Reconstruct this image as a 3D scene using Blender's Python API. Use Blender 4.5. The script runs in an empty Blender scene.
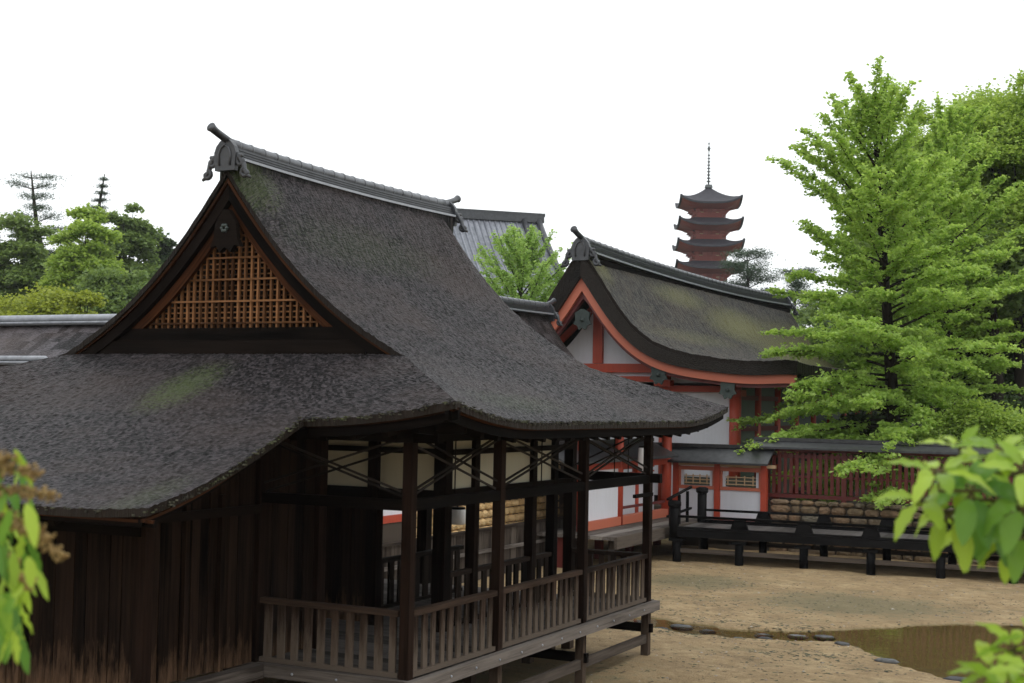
import bpy, math, random
import numpy as np
from mathutils import Vector
PI = math.pi
scene = bpy.context.scene
col = scene.collection

# ------------------------------------------------------------------ camera
H = 3.584
def cam_axes(yaw, pitch, roll):
    f = np.array([math.cos(pitch)*math.cos(yaw), math.cos(pitch)*math.sin(yaw), math.sin(pitch)])
    r = np.array([math.sin(yaw), -math.cos(yaw), 0.0])
    u = np.cross(r, f)
    c, s = math.cos(roll), math.sin(roll)
    return c*r+s*u, -s*r+c*u, f
CR, CU, CF = cam_axes(0.469252, 0.0455594, 0.0193599)
cd = bpy.data.cameras.new("camera"); cam = bpy.data.objects.new("camera", cd); col.objects.link(cam)
from mathutils import Matrix
cam.matrix_world = Matrix(((CR[0], CU[0], -CF[0], 0), (CR[1], CU[1], -CF[1], 0), (CR[2], CU[2], -CF[2], H), (0, 0, 0, 1)))
cd.sensor_width = 36; cd.lens = 48.28; cd.clip_start = 0.05; cd.clip_end = 6000
cd.dof.use_dof = True; cd.dof.focus_distance = 22.0; cd.dof.aperture_fstop = 7.0
scene.camera = cam

# ------------------------------------------------------------------ sky and sun (bright overcast)
SUN_EL, SUN_AZ = 62, 250
HAZE = .00022
w = bpy.data.worlds.new("World"); scene.world = w; w.use_nodes = True
nt = w.node_tree; bg = nt.nodes['Background']
sky = nt.nodes.new('ShaderNodeTexSky'); sky.sky_type = 'NISHITA'; sky.sun_disc = False
sky.sun_elevation = math.radians(SUN_EL); sky.sun_rotation = math.radians(90-SUN_AZ)
sky.air_density = 1.0; sky.dust_density = 4.0
mx = nt.nodes.new('ShaderNodeMix'); mx.data_type = 'RGBA'; mx.inputs['Factor'].default_value = 0.95
nt.links.new(sky.outputs[0], mx.inputs['A']); mx.inputs['B'].default_value = (9.5, 9.85, 10.0, 1)
nt.links.new(mx.outputs['Result'], bg.inputs['Color']); bg.inputs['Strength'].default_value = 0.1
sd = bpy.data.lights.new("sun", 'SUN'); sd.energy = 0.5; sd.angle = math.radians(25); sd.color = (1, .98, .95)
so = bpy.data.objects.new("sun", sd); col.objects.link(so)
az, el = math.radians(SUN_AZ), math.radians(SUN_EL)
sdir = Vector((math.cos(el)*math.cos(az), math.cos(el)*math.sin(az), math.sin(el)))
so.rotation_euler = sdir.to_track_quat('Z', 'Y').to_euler()
vs = scene.view_settings
vs.view_transform = 'Standard'; vs.look = 'None'; vs.gamma = 1; vs.exposure = 0.53; vs.use_curve_mapping = False

rnd = random.Random(7)
rng = np.random.default_rng(7)

# ------------------------------------------------------------------ materials
def newmat(name):
    m = bpy.data.materials.new(name); m.use_nodes = True
    return m, m.node_tree, m.node_tree.nodes['Principled BSDF']
def N(t, typ, **kw):
    n = t.nodes.new(typ)
    for k, v in kw.items():
        if k in n.inputs: n.inputs[k].default_value = v
        else: setattr(n, k, v)
    return n
def ramp(t, src, stops):
    r = t.nodes.new('ShaderNodeValToRGB'); e = r.color_ramp.elements
    while len(e) < len(stops): e.new(0.5)
    for i, (p, c) in enumerate(stops):
        e[i].position = p; e[i].color = tuple(c)+(1,) if len(c) == 3 else c
    t.links.new(src, r.inputs[0]); return r.outputs[0]
def attr(t, name):
    a = t.nodes.new('ShaderNodeAttribute'); a.attribute_name = name; return a
def mapped(t, src, scale):
    m = t.nodes.new('ShaderNodeMapping'); m.inputs['Scale'].default_value = scale
    t.links.new(src, m.inputs['Vector']); return m.outputs[0]
def noise(t, vec, scale, detail=4, rough=.6):
    n = t.nodes.new('ShaderNodeTexNoise'); n.inputs['Scale'].default_value = scale
    n.inputs['Detail'].default_value = detail; n.inputs['Roughness'].default_value = rough
    if vec is not None: t.links.new(vec, n.inputs['Vector'])
    return n.outputs[0]
def mixc(t, fac, a, b, typ='MIX'):
    m = t.nodes.new('ShaderNodeMix'); m.data_type = 'RGBA'; m.blend_type = typ
    if isinstance(fac, (int, float)): m.inputs['Factor'].default_value = fac
    else: t.links.new(fac, m.inputs['Factor'])
    for k, v in (('A', a), ('B', b)):
        if isinstance(v, tuple): m.inputs[k].default_value = v+(1,) if len(v) == 3 else v
        else: t.links.new(v, m.inputs[k])
    return m.outputs['Result']
def math_(t, op, a, b=None, clamp=False):
    m = t.nodes.new('ShaderNodeMath'); m.operation = op; m.use_clamp = clamp
    for i, v in enumerate((a, b)):
        if v is None: continue
        if isinstance(v, (int, float)): m.inputs[i].default_value = v
        else: t.links.new(v, m.inputs[i])
    return m.outputs[0]
def bump(t, bs, h, strength, dist):
    b = t.nodes.new('ShaderNodeBump'); b.inputs['Strength'].default_value = strength; b.inputs['Distance'].default_value = dist
    t.links.new(h, b.inputs['Height']); t.links.new(b.outputs[0], bs.inputs['Normal'])
def objco(t): return t.nodes.new('ShaderNodeTexCoord').outputs['Object']
def worldpos(t): return t.nodes.new('ShaderNodeNewGeometry').outputs['Position']

def wood(name, dark, light, rough=.75, wear=None, grain=1.0, wear_z=None):
    m, t, b = newmat(name)
    lc = attr(t, 'lc').outputs['Vector']; r = attr(t, 'rnd').outputs['Fac']
    n1 = noise(t, mapped(t, lc, (1.2, 28, 28)), grain, 5, .65)
    n2 = noise(t, mapped(t, lc, (.7, 3, 3)), 1.3, 3)
    s = math_(t, 'ADD', math_(t, 'MULTIPLY', n1, .6), math_(t, 'MULTIPLY', n2, .4))
    s = math_(t, 'ADD', s, math_(t, 'MULTIPLY', math_(t, 'SUBTRACT', r, .5), .25))
    c = ramp(t, s, [(.36, dark), (.64, light)])
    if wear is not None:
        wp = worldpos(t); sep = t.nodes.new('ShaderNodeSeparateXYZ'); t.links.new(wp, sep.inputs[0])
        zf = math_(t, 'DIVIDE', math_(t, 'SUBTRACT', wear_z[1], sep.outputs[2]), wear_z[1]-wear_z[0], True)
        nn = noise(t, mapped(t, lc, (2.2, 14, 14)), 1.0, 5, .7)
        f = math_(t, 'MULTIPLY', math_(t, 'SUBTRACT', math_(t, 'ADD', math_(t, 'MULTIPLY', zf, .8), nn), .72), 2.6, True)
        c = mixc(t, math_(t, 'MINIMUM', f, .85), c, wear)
    t.links.new(c, b.inputs['Base Color']); b.inputs['Roughness'].default_value = rough
    b.inputs['Specular IOR Level'].default_value = .04
    bump(t, b, n1, .5, .006)
    return m

def thatch(name, dark, light, moss=(.07, .10, .03), moss_amt=.0, patches=(), stripe=False):
    m, t, b = newmat(name)
    lc = attr(t, 'lc').outputs['Vector']; r = attr(t, 'rnd').outputs['Fac']; wp = worldpos(t)
    n1 = noise(t, mapped(t, lc, (12, 46, 1)), 1.0, 6, .74)
    n2 = noise(t, mapped(t, lc, (.5, .9, 1)), 1.0, 4, .6)
    n4 = noise(t, mapped(t, lc, (20, 60, 1)), 1.0, 3, .6)
    vo = t.nodes.new('ShaderNodeTexVoronoi'); vo.feature = 'F1'; vo.inputs['Scale'].default_value = 1.0
    t.links.new(mapped(t, lc, (15, 46, 1)), vo.inputs['Vector'])
    s = math_(t, 'ADD', math_(t, 'MULTIPLY', n1, .62), math_(t, 'MULTIPLY', r, .22))
    s = math_(t, 'ADD', s, math_(t, 'MULTIPLY', n2, .16))
    s = math_(t, 'SUBTRACT', math_(t, 'ADD', s, .11), math_(t, 'MULTIPLY', vo.outputs['Distance'], .22))
    c = ramp(t, s, [(.36, tuple(x*.18 for x in dark)), (.45, dark), (.55, light), (.70, tuple(x*1.75 for x in light))])
    # brown tinge in broad drifts
    c = mixc(t, ramp(t, n2, [(.45, (0, 0, 0)), (.7, (.55, .55, .55))]), c, (light[0]*1.05, light[1]*.86, light[2]*.68))
    if moss_amt > 0 or patches:
        nm = noise(t, wp, 1.7, 5, .7)
        f = math_(t, 'MULTIPLY', math_(t, 'SUBTRACT', math_(t, 'ADD', nm, math_(t, 'MULTIPLY', n1, .35)), .95-moss_amt), 4, True)
        f = math_(t, 'MULTIPLY', f, .6 if moss_amt > 0 else 0)
        for (p, sc, a) in patches:
            mp = t.nodes.new('ShaderNodeMapping'); mp.vector_type = 'POINT'
            mp.inputs['Location'].default_value = tuple(-p[i]/sc[i] for i in range(3))
            mp.inputs['Scale'].default_value = tuple(1/sc[i] for i in range(3))
            t.links.new(wp, mp.inputs['Vector'])
            ln = t.nodes.new('ShaderNodeVectorMath'); ln.operation = 'LENGTH'; t.links.new(mp.outputs[0], ln.inputs[0])
            d = math_(t, 'SUBTRACT', 1.15, ln.outputs['Value'])
            g = math_(t, 'MULTIPLY', math_(t, 'ADD', d, math_(t, 'MULTIPLY', math_(t, 'SUBTRACT', n1, .53), 5.0)), a*1.4, True)
            g = math_(t, 'MINIMUM', g, a)
            g = math_(t, 'MULTIPLY', g, math_(t, 'MULTIPLY', d, 2.5, True))
            f = math_(t, 'MAXIMUM', f, g)
        mcol = mixc(t, n4, tuple(x*.6 for x in moss), tuple(x*1.5 for x in moss))
        c = mixc(t, f, c, mcol)
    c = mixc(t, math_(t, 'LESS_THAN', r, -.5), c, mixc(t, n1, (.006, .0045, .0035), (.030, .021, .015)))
    t.links.new(c, b.inputs['Base Color']); b.inputs['Roughness'].default_value = .5
    b.inputs['Specular IOR Level'].default_value = .14
    bump(t, b, math_(t, 'SUBTRACT', math_(t, 'ADD', n1, math_(t, 'MULTIPLY', n4, .5)), math_(t, 'MULTIPLY', vo.outputs['Distance'], .8)), 1.0, .035)
    return m

def paint(name, c, dirt=.25, rough=.5, dcol=(.10, .05, .04), sc=2.5):
    m, t, b = newmat(name)
    wp = worldpos(t)
    n1 = noise(t, wp, sc, 5, .65); n2 = noise(t, mapped(t, wp, (8, 8, 1)), 1.5, 4, .7)
    f = math_(t, 'MULTIPLY', math_(t, 'SUBTRACT', math_(t, 'MULTIPLY', math_(t, 'ADD', n1, n2), .5), .42), 3.0, True)
    cc = mixc(t, math_(t, 'MULTIPLY', f, dirt), c, dcol)
    t.links.new(cc, b.inputs['Base Color']); b.inputs['Roughness'].default_value = rough
    bump(t, b, n1, .15, .01)
    return m

def tile(name, dark, light, rough=.35, sc=6):
    m, t, b = newmat(name)
    wp = worldpos(t); r = attr(t, 'rnd').outputs['Fac']
    n1 = noise(t, wp, sc, 5, .7)
    s = math_(t, 'ADD', math_(t, 'MULTIPLY', n1, .75), math_(t, 'MULTIPLY', r, .25))
    t.links.new(ramp(t, s, [(.3, dark), (.7, light)]), b.inputs['Base Color'])
    b.inputs['Roughness'].default_value = rough
    bump(t, b, n1, .2, .01)
    return m

def foliage(name, dark, light, trans=.35, rough=.55):
    m, t, b = newmat(name)
    r = attr(t, 'rnd').outputs['Fac']
    n1 = noise(t, worldpos(t), .55, 3)
    s = math_(t, 'ADD', math_(t, 'MULTIPLY', r, .5), math_(t, 'MULTIPLY', n1, .5))
    c = ramp(t, s, [(.25, dark), (.75, light)])
    t.links.new(c, b.inputs['Base Color']); b.inputs['Roughness'].default_value = rough
    b.inputs['Specular IOR Level'].default_value = .25
    tr = t.nodes.new('ShaderNodeBsdfTranslucent'); t.links.new(mixc(t, .5, c, (light[0]*1.3, light[1]*1.3, light[2]*.7)), tr.inputs[0])
    ms = t.nodes.new('ShaderNodeMixShader'); ms.inputs[0].default_value = trans
    t.links.new(b.outputs[0], ms.inputs[1]); t.links.new(tr.outputs[0], ms.inputs[2])
    t.links.new(ms.outputs[0], t.nodes['Material Output'].inputs[0])
    return m

M = {}
M['thatch'] = thatch('bark_thatch', (.016, .0138, .0148), (.053, .0455, .049), moss=(.085, .12, .035), moss_amt=.0,
    patches=[((11.75, 10.05, 3.8), (.85, .45, .6), .55), ((12.75, 9.9, 6.1), (.6, .5, .5), .4), ((14.6, 9.5, 5.5), (2.2, .45, .5), .14),
             ((13.3, 6.7, 3.5), (1.5, .3, .4), .18), ((9.3, 8.3, 2.7), (.9, .3, .3), .2)])
M['thatch_edge'] = thatch('thatch_edge', (.006, .005, .004), (.020, .016, .013), moss_amt=.0)
M['moss_fringe'] = thatch('mossy_fringe', (.03, .029, .024), (.075, .075, .055), moss=(.13, .17, .055), moss_amt=.26)
M['thatch_mossy'] = thatch('mossy_thatch', (.022, .018, .015), (.062, .054, .042), moss=(.21, .205, .075), moss_amt=.0,
    patches=[((49, 15.2, 6.6), (5.0, .9, 1.1), .8), ((55, 14.5, 6.0), (8, 2.0, 1.8), .9), ((43.5, 15.8, 7.2), (3.2, .5, .6), .5), ((42, 14.6, 5.8), (5, .4, .5), .25),
             ((37.3, 15.9, 7.8), (.7, .8, .8), .5), ((40, 11.3, 4.9), (4, .8, .5), .35), ((36.8, 16.8, 7.5), (.6, 1.5, 1.5), .5)])
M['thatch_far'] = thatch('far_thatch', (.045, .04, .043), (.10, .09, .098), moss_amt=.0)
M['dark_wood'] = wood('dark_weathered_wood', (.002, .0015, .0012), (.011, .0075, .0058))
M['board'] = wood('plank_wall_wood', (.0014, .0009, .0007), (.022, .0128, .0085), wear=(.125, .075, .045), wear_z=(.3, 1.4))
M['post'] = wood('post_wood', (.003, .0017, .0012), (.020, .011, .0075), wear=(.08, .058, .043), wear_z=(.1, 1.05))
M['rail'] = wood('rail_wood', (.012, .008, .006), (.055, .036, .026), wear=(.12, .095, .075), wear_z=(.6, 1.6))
M['deck'] = wood('deck_wood', (.085, .072, .064), (.24, .215, .195))
M['dark_rail'] = wood('dark_rail_wood', (.006, .0045, .0035), (.03, .021, .016))
M['ledger'] = wood('ledger_wood', (.045, .037, .032), (.17, .148, .132))
M['inner_floor'] = wood('inner_floor_wood', (.035, .03, .027), (.13, .115, .105))
M['grey_board'] = wood('grey_board_wood', (.024, .018, .015), (.10, .082, .068))
M['warm_wood'] = wood('warm_lattice_wood', (.05, .023, .011), (.27, .13, .058))
M['lath_wood'] = wood('edge_lath_wood', (.014, .006, .003), (.06, .024, .011))
M['barge_brown'] = wood('brown_barge_wood', (.020, .008, .004), (.105, .038, .015))
M['black_wood'] = wood('black_walkway_wood', (.002, .002, .0022), (.010, .0095, .0098), rough=.5)
M['brace_wood'] = wood('brace_wood', (.012, .010, .009), (.045, .038, .033))
M['walk_top'] = wood('walkway_plank_wood', (.05, .045, .043), (.12, .11, .105), rough=.4)
M['red'] = paint('vermilion_paint', (.46, .062, .028), .6, .5, (.26, .04, .02))
M['red_light'] = paint('weathered_vermilion_paint', (.50, .135, .075), .6, .55, (.45, .14, .08))
M['dark_red'] = paint('dark_red_paint', (.13, .018, .014), .4, .5, (.06, .012, .01))
M['plaster'] = paint('white_plaster', (.68, .68, .73), .45, .8, (.52, .50, .50), 1.0)
M['cream'] = paint('cream_plaster', (.60, .58, .46), .3, .85, (.36, .33, .24), 1.5)
M['green_panel'] = paint('green_grey_panel', (.12, .15, .12), .3, .7)
M['tile'] = tile('ridge_tile', (.016, .017, .02), (.065, .069, .078), .4)
M['tile_cap'] = tile('ridge_cap_tile', (.04, .043, .05), (.15, .158, .175), .36)
M['tile_light'] = tile('pale_ridge_tile', (.16, .17, .19), (.36, .38, .42), .30)
M['tile_roof'] = tile('grey_roof_tile', (.11, .12, .14), (.26, .27, .31), .45, 3)
M['slate'] = tile('dark_cap_tile', (.014, .0145, .016), (.055, .056, .06), .45, 8)
M['patina'] = tile('patina_metal', (.012, .02, .018), (.045, .062, .055), .6, 12)
M['bronze'] = tile('spire_bronze', (.05, .06, .06), (.10, .11, .11), .5)
M['lantern'] = paint('lantern_paper', (.72, .70, .68), .15, .8, (.4, .35, .3))
M['pagoda_roof'] = tile('pagoda_bark_roof', (.010, .009, .015), (.028, .025, .036), .7, 3)
M['pagoda_red'] = paint('pagoda_red_paint', (.30, .06, .042), .3, .6, (.2, .05, .04), 1)
M['gold'] = paint('pale_gold_trim', (.55, .38, .22), .2, .6, (.3, .2, .1))

def stone_mat(name, stops, sc=3.0):
    m, t, b = newmat(name)
    r = attr(t, 'rnd').outputs['Fac']; wp = worldpos(t)
    n1 = noise(t, wp, sc*2, 6, .7)
    c = ramp(t, r, stops)
    c = mixc(t, ramp(t, n1, [(.35, (0, 0, 0)), (.7, (.8, .8, .8))]), c, tuple(x*.45 for x in stops[0][1]))
    t.links.new(c, b.inputs['Base Color']); b.inputs['Roughness'].default_value = .8
    bump(t, b, n1, .5, .03); return m
M['stone'] = stone_mat('rubble_stone', [(0, (.12, .085, .05)), (.35, (.24, .165, .09)), (.7, (.27, .16, .085)), (1, (.19, .17, .125))])
M['stone_yellow'] = stone_mat('ochre_stone', [(0, (.62, .40, .17)), (.5, (.85, .60, .30)), (1, (.75, .48, .22))])
M['mortar'] = paint('dark_joint', (.06, .045, .03), .3, .9)
M['creek_stone'] = stone_mat('wet_stone', [(0, (.04, .04, .042)), (.5, (.10, .10, .10)), (1, (.22, .225, .22))])
M['bark'] = wood('tree_bark', (.010, .008, .006), (.045, .037, .030))
M['twig'] = wood('green_twig', (.05, .045, .02), (.13, .11, .05))

# ------------------------------------------------------------------ object helpers
def root_of(o):
    while o.parent: o = o.parent
    return o
def thing(name, label, cat, loc=(0, 0, 0), group=None, kind=None):
    o = bpy.data.objects.new(name, None); col.objects.link(o); o.location = loc
    o.empty_display_size = .3
    return tag(o, label, cat, group, kind)
def tag(o, label=None, cat=None, group=None, kind=None):
    if label: o['label'] = label
    if cat: o['category'] = cat
    if group: o['group'] = group
    if kind: o['kind'] = kind
    return o

class MB:
    def __init__(s): s.v = []; s.f = []; s.lc = []; s.r = []; s.sm = []
    def add(s, vs, fs, lc=None, r=None, smooth=False):
        b = len(s.v); s.v += [tuple(map(float, v)) for v in vs]
        o = (rnd.uniform(0, 50), rnd.uniform(0, 50), rnd.uniform(0, 50))
        if lc is None: lc = vs
        s.lc += [(float(l[0])+o[0], float(l[1])+o[1], float(l[2])+o[2]) for l in lc]
        if r is None: r = rnd.random()
        for i, f in enumerate(fs):
            s.f.append([b+q for q in f]); s.r.append(r[i] if isinstance(r, (list, tuple)) else r); s.sm.append(smooth)
        return s
    def obox(s, c, ax, ay, az, sx, sy, sz, **k):
        """oriented box; sx.. full sizes along unit axes"""
        c = np.array(c, float); A = [np.array(a, float) for a in (ax, ay, az)]; S = (sx/2, sy/2, sz/2)
        order = sorted(range(3), key=lambda i: -S[i]); vs = []; lc = []
        for i in (-1, 1):
            for j in (-1, 1):
                for l in (-1, 1):
                    d = (i*S[0], j*S[1], l*S[2])
                    vs.append(c+A[0]*d[0]+A[1]*d[1]+A[2]*d[2]); lc.append((d[order[0]], d[order[1]], d[order[2]]))
        fs = [(0, 1, 3, 2), (4, 6, 7, 5), (0, 4, 5, 1), (2, 3, 7, 6), (0, 2, 6, 4), (1, 5, 7, 3)]
        return s.add(vs, fs, lc, **k)
    def box(s, x0, x1, y0, y1, z0, z1, **k):
        return s.obox(((x0+x1)/2, (y0+y1)/2, (z0+z1)/2), (1, 0, 0), (0, 1, 0), (0, 0, 1), abs(x1-x0), abs(y1-y0), abs(z1-z0), **k)
    def bar(s, p, q, wd, th, up=(0, 0, 1), **k):
        p = np.array(p, float); q = np.array(q, float); d = q-p; L = np.linalg.norm(d); d /= L
        up = np.array(up, float); sd_ = np.cross(d, up); sd_ /= np.linalg.norm(sd_); u = np.cross(sd_, d)
        return s.obox((p+q)/2, d, sd_, u, L, wd, th, **k)
    def tube(s, pts, rad, n=8, cap=True, smooth=True, r=None):
        pts = [np.array(p, float) for p in pts]
        if not isinstance(rad, (list, tuple, np.ndarray)): rad = [rad]*len(pts)
        vs = []; lc = []; L = 0; prev = None
        for i, p in enumerate(pts):
            d = pts[min(i+1, len(pts)-1)]-pts[max(i-1, 0)]; d = d/(np.linalg.norm(d)+1e-9)
            if prev is None:
                a = np.array([0, 0, 1.]) if abs(d[2]) < .9 else np.array([1., 0, 0])
            else: a = prev
            e1 = a-d*(a@d); e1 /= np.linalg.norm(e1)+1e-9; e2 = np.cross(d, e1); prev = e1
            if i: L += np.linalg.norm(p-pts[i-1])
            for k in range(n):
                t = 2*PI*k/n; vs.append(p+rad[i]*(math.cos(t)*e1+math.sin(t)*e2)); lc.append((L, rad[i]*t, 0))
        fs = []
        for i in range(len(pts)-1):
            for k in range(n):
                fs.append((i*n+k, i*n+(k+1) % n, (i+1)*n+(k+1) % n, (i+1)*n+k))
        if cap: fs.append(tuple(range(n-1, -1, -1))); fs.append(tuple(range((len(pts)-1)*n, len(pts)*n)))
        return s.add(vs, fs, lc, smooth=smooth, r=r)
    def prism(s, outline, origin, eu, ev, en, th, **k):
        """extrude a 2-D outline (u,v) lying in plane origin+u*eu+v*ev by th along en"""
        o = np.array(origin, float); eu, ev, en = (np.array(a, float) for a in (eu, ev, en)); n = len(outline)
        vs = [o+eu*u+ev*v for u, v in outline]+[o+eu*u+ev*v+en*th for u, v in outline]
        fs = [tuple(range(n-1, -1, -1)), tuple(range(n, 2*n))]+[(i, (i+1) % n, n+(i+1) % n, n+i) for i in range(n)]
        return s.add(vs, fs, [(u, v, 0) for u, v in outline]*2, **k)
    def strip(s, A, B, off, smooth=False, r=None):
        """solid strip between polylines A and B (front face), thickness vector off"""
        n = len(A); off = np.array(off, float)
        A = [np.array(a, float) for a in A]; B = [np.array(b, float) for b in B]
        vs = A+B+[a+off for a in A]+[b+off for b in B]; fs = []
        L = [0]
        for i in range(1, n): L.append(L[-1]+np.linalg.norm(A[i]-A[i-1]))
        lc = [(l, 0, 0) for l in L]+[(L[i], np.linalg.norm(A[i]-B[i]), 0) for i in range(n)]; lc = lc+[(a, b, .1) for a, b, c in lc]
        for i in range(n-1):
            fs += [(i, i+1, n+i+1, n+i), (2*n+i, 3*n+i, 3*n+i+1, 2*n+i+1), (i, 2*n+i, 2*n+i+1, i+1), (n+i, n+i+1, 3*n+i+1, 3*n+i)]
        fs += [(0, n, 3*n, 2*n), (n-1, 3*n-1, 4*n-1, 2*n-1)] if False else [(0, n, 3*n, 2*n), (n-1, 2*n+n-1, 3*n+n-1, n+n-1)]
        return s.add(vs, fs, lc, smooth=smooth, r=r)
    def sheet(s, G, LC, th, jit=0.0, smooth=False):
        """G[i][j] top points as array (a,b,3); closed slab with thickness th downwards"""
        G = np.array(G, float); a, b, _ = G.shape; T = G.copy()
        if jit: T[:, :, 2] += rng.uniform(-jit, jit, (a, b)); T[:, :, 0] += rng.uniform(-jit*.6, jit*.6, (a, b)); T[:, :, 1] += rng.uniform(-jit*.6, jit*.6, (a, b))
        vs = T.reshape(-1, 3); lc = np.array(LC, float).reshape(-1, LC.shape[-1])
        if lc.shape[1] == 2: lc = np.hstack([lc, np.zeros((len(lc), 1))])
        base = len(s.v)
        s.v += [tuple(x) for x in vs.tolist()]; s.lc += [tuple(x) for x in lc.tolist()]
        for i in range(a-1):
            for j in range(b-1):
                s.f.append([base+i*b+j, base+(i+1)*b+j, base+(i+1)*b+j+1, base+i*b+j+1]); s.r.append(rnd.random()); s.sm.append(smooth)
        if th:
            # underside (coarse copy) and rim
            b2 = len(s.v); U = G.copy(); U[:, :, 2] -= th
            s.v += [tuple(x) for x in U.reshape(-1, 3).tolist()]; s.lc += [tuple(x) for x in lc.tolist()]
            for i in range(a-1):
                for j in range(b-1):
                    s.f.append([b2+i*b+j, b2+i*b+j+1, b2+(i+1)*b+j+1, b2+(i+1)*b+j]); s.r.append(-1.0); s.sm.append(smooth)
            rim = [(i, 0) for i in range(a)]+[(a-1, j) for j in range(1, b)]+[(i, b-1) for i in range(a-2, -1, -1)]+[(0, j) for j in range(b-2, 0, -1)]
            for q in range(len(rim)):
                p0 = rim[q]; p1 = rim[(q+1) % len(rim)]
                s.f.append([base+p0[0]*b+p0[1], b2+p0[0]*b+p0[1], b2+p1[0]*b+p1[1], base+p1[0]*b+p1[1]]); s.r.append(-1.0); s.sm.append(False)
        return s
    def build(s, name, mat, parent=None):
        me = bpy.data.meshes.new(name)
        off = Vector((0, 0, 0)) if parent is None else root_of(parent).location
        me.from_pydata([(x-off[0], y-off[1], z-off[2]) for x, y, z in s.v], [], s.f)
        a = me.attributes.new('lc', 'FLOAT_VECTOR', 'POINT'); a.data.foreach_set('vector', np.array(s.lc, dtype=np.float32).ravel())
        a = me.attributes.new('rnd', 'FLOAT', 'FACE'); a.data.foreach_set('value', np.array(s.r, dtype=np.float32))
        me.polygons.foreach_set('use_smooth', np.array(s.sm, dtype=bool))
        me.materials.append(M[mat] if isinstance(mat, str) else mat)
        me.validate(); me.update()
        o = bpy.data.objects.new(name, me); col.objects.link(o)
        if parent: o.parent = parent
        return o

def quads_obj(name, V, mat, parent, r=None):
    """V: (n,4,3) array of quads in world coordinates"""
    n = len(V); off = root_of(parent).location if parent else Vector((0, 0, 0))
    V = (V-np.array(off)).reshape(-1, 3).astype(np.float32)
    me = bpy.data.meshes.new(name); me.vertices.add(n*4); me.vertices.foreach_set('co', V.ravel())
    me.loops.add(n*4); me.loops.foreach_set('vertex_index', np.arange(n*4, dtype=np.int32))
    me.polygons.add(n); me.polygons.foreach_set('loop_start', np.arange(0, n*4, 4, dtype=np.int32)); me.polygons.foreach_set('loop_total', np.full(n, 4, dtype=np.int32))
    me.update(calc_edges=True)
    a = me.attributes.new('rnd', 'FLOAT', 'FACE'); a.data.foreach_set('value', (rng.random(n) if r is None else r).astype(np.float32))
    me.materials.append(mat); o = bpy.data.objects.new(name, me); col.objects.link(o)
    if parent: o.parent = parent
    return o

def leaf_quads(P, size, up_bias=.5, aspect=1.0):
    """rhombus leaves at points P with random tilt, biased to face upward"""
    n = len(P); nrm = rng.normal(size=(n, 3)); nrm[:, 2] = np.abs(nrm[:, 2])+up_bias*2
    nrm /= np.linalg.norm(nrm, axis=1, keepdims=True)
    t = rng.normal(size=(n, 3)); t -= nrm*(t*nrm).sum(1, keepdims=True); t /= np.linalg.norm(t, axis=1, keepdims=True)
    b = np.cross(nrm, t); s = size*rng.uniform(.6, 1.3, (n, 1))
    P = np.asarray(P)
    return np.stack([P-t*s*.5, P+b*s*.42*aspect-t*s*.05, P+t*s*.5, P-b*s*.42*aspect-t*s*.05], axis=1)

def lerp(a, b, t): return a+(b-a)*t
def interp(xs, ys): 
    xs = np.array(xs); ys = np.array(ys)
    return lambda x: np.interp(x, xs, ys)
def smoothcurve(xs, ys):
    """smooth interpolating curve by dense re-sampling (Catmull-Rom style via numpy polyfit of low degree)"""
    p = np.polyfit(xs, ys, min(5, len(xs)-1))
    return lambda x: np.polyval(p, x)

# ------------------------------------------------------------------ moist air
hz = bpy.data.meshes.new('haze'); X0, X1, Y0, Y1, Z0, Z1 = -2600, 2600, -2600, 2600, -1.3, 46
hz.from_pydata([(x, y, z) for x in (X0, X1) for y in (Y0, Y1) for z in (Z0, Z1)], [], [(0, 1, 3, 2), (4, 6, 7, 5), (0, 4, 5, 1), (2, 3, 7, 6), (0, 2, 6, 4), (1, 5, 7, 3)])
hm = bpy.data.materials.new('haze'); hm.use_nodes = True; ht = hm.node_tree; ht.nodes.remove(ht.nodes['Principled BSDF'])
pv = ht.nodes.new('ShaderNodeVolumePrincipled'); pv.inputs['Density'].default_value = HAZE; pv.inputs["Color"].default_value = (.97, .985, 1, 1); pv.inputs['Anisotropy'].default_value = .2
ht.links.new(pv.outputs[0], ht.nodes['Material Output'].inputs['Volume']); hz.materials.append(hm)
ho_ = bpy.data.objects.new('haze', hz); col.objects.link(ho_); tag(ho_, 'thin pale haze hanging over the far trees and pagoda', 'haze', kind='stuff')

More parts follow.
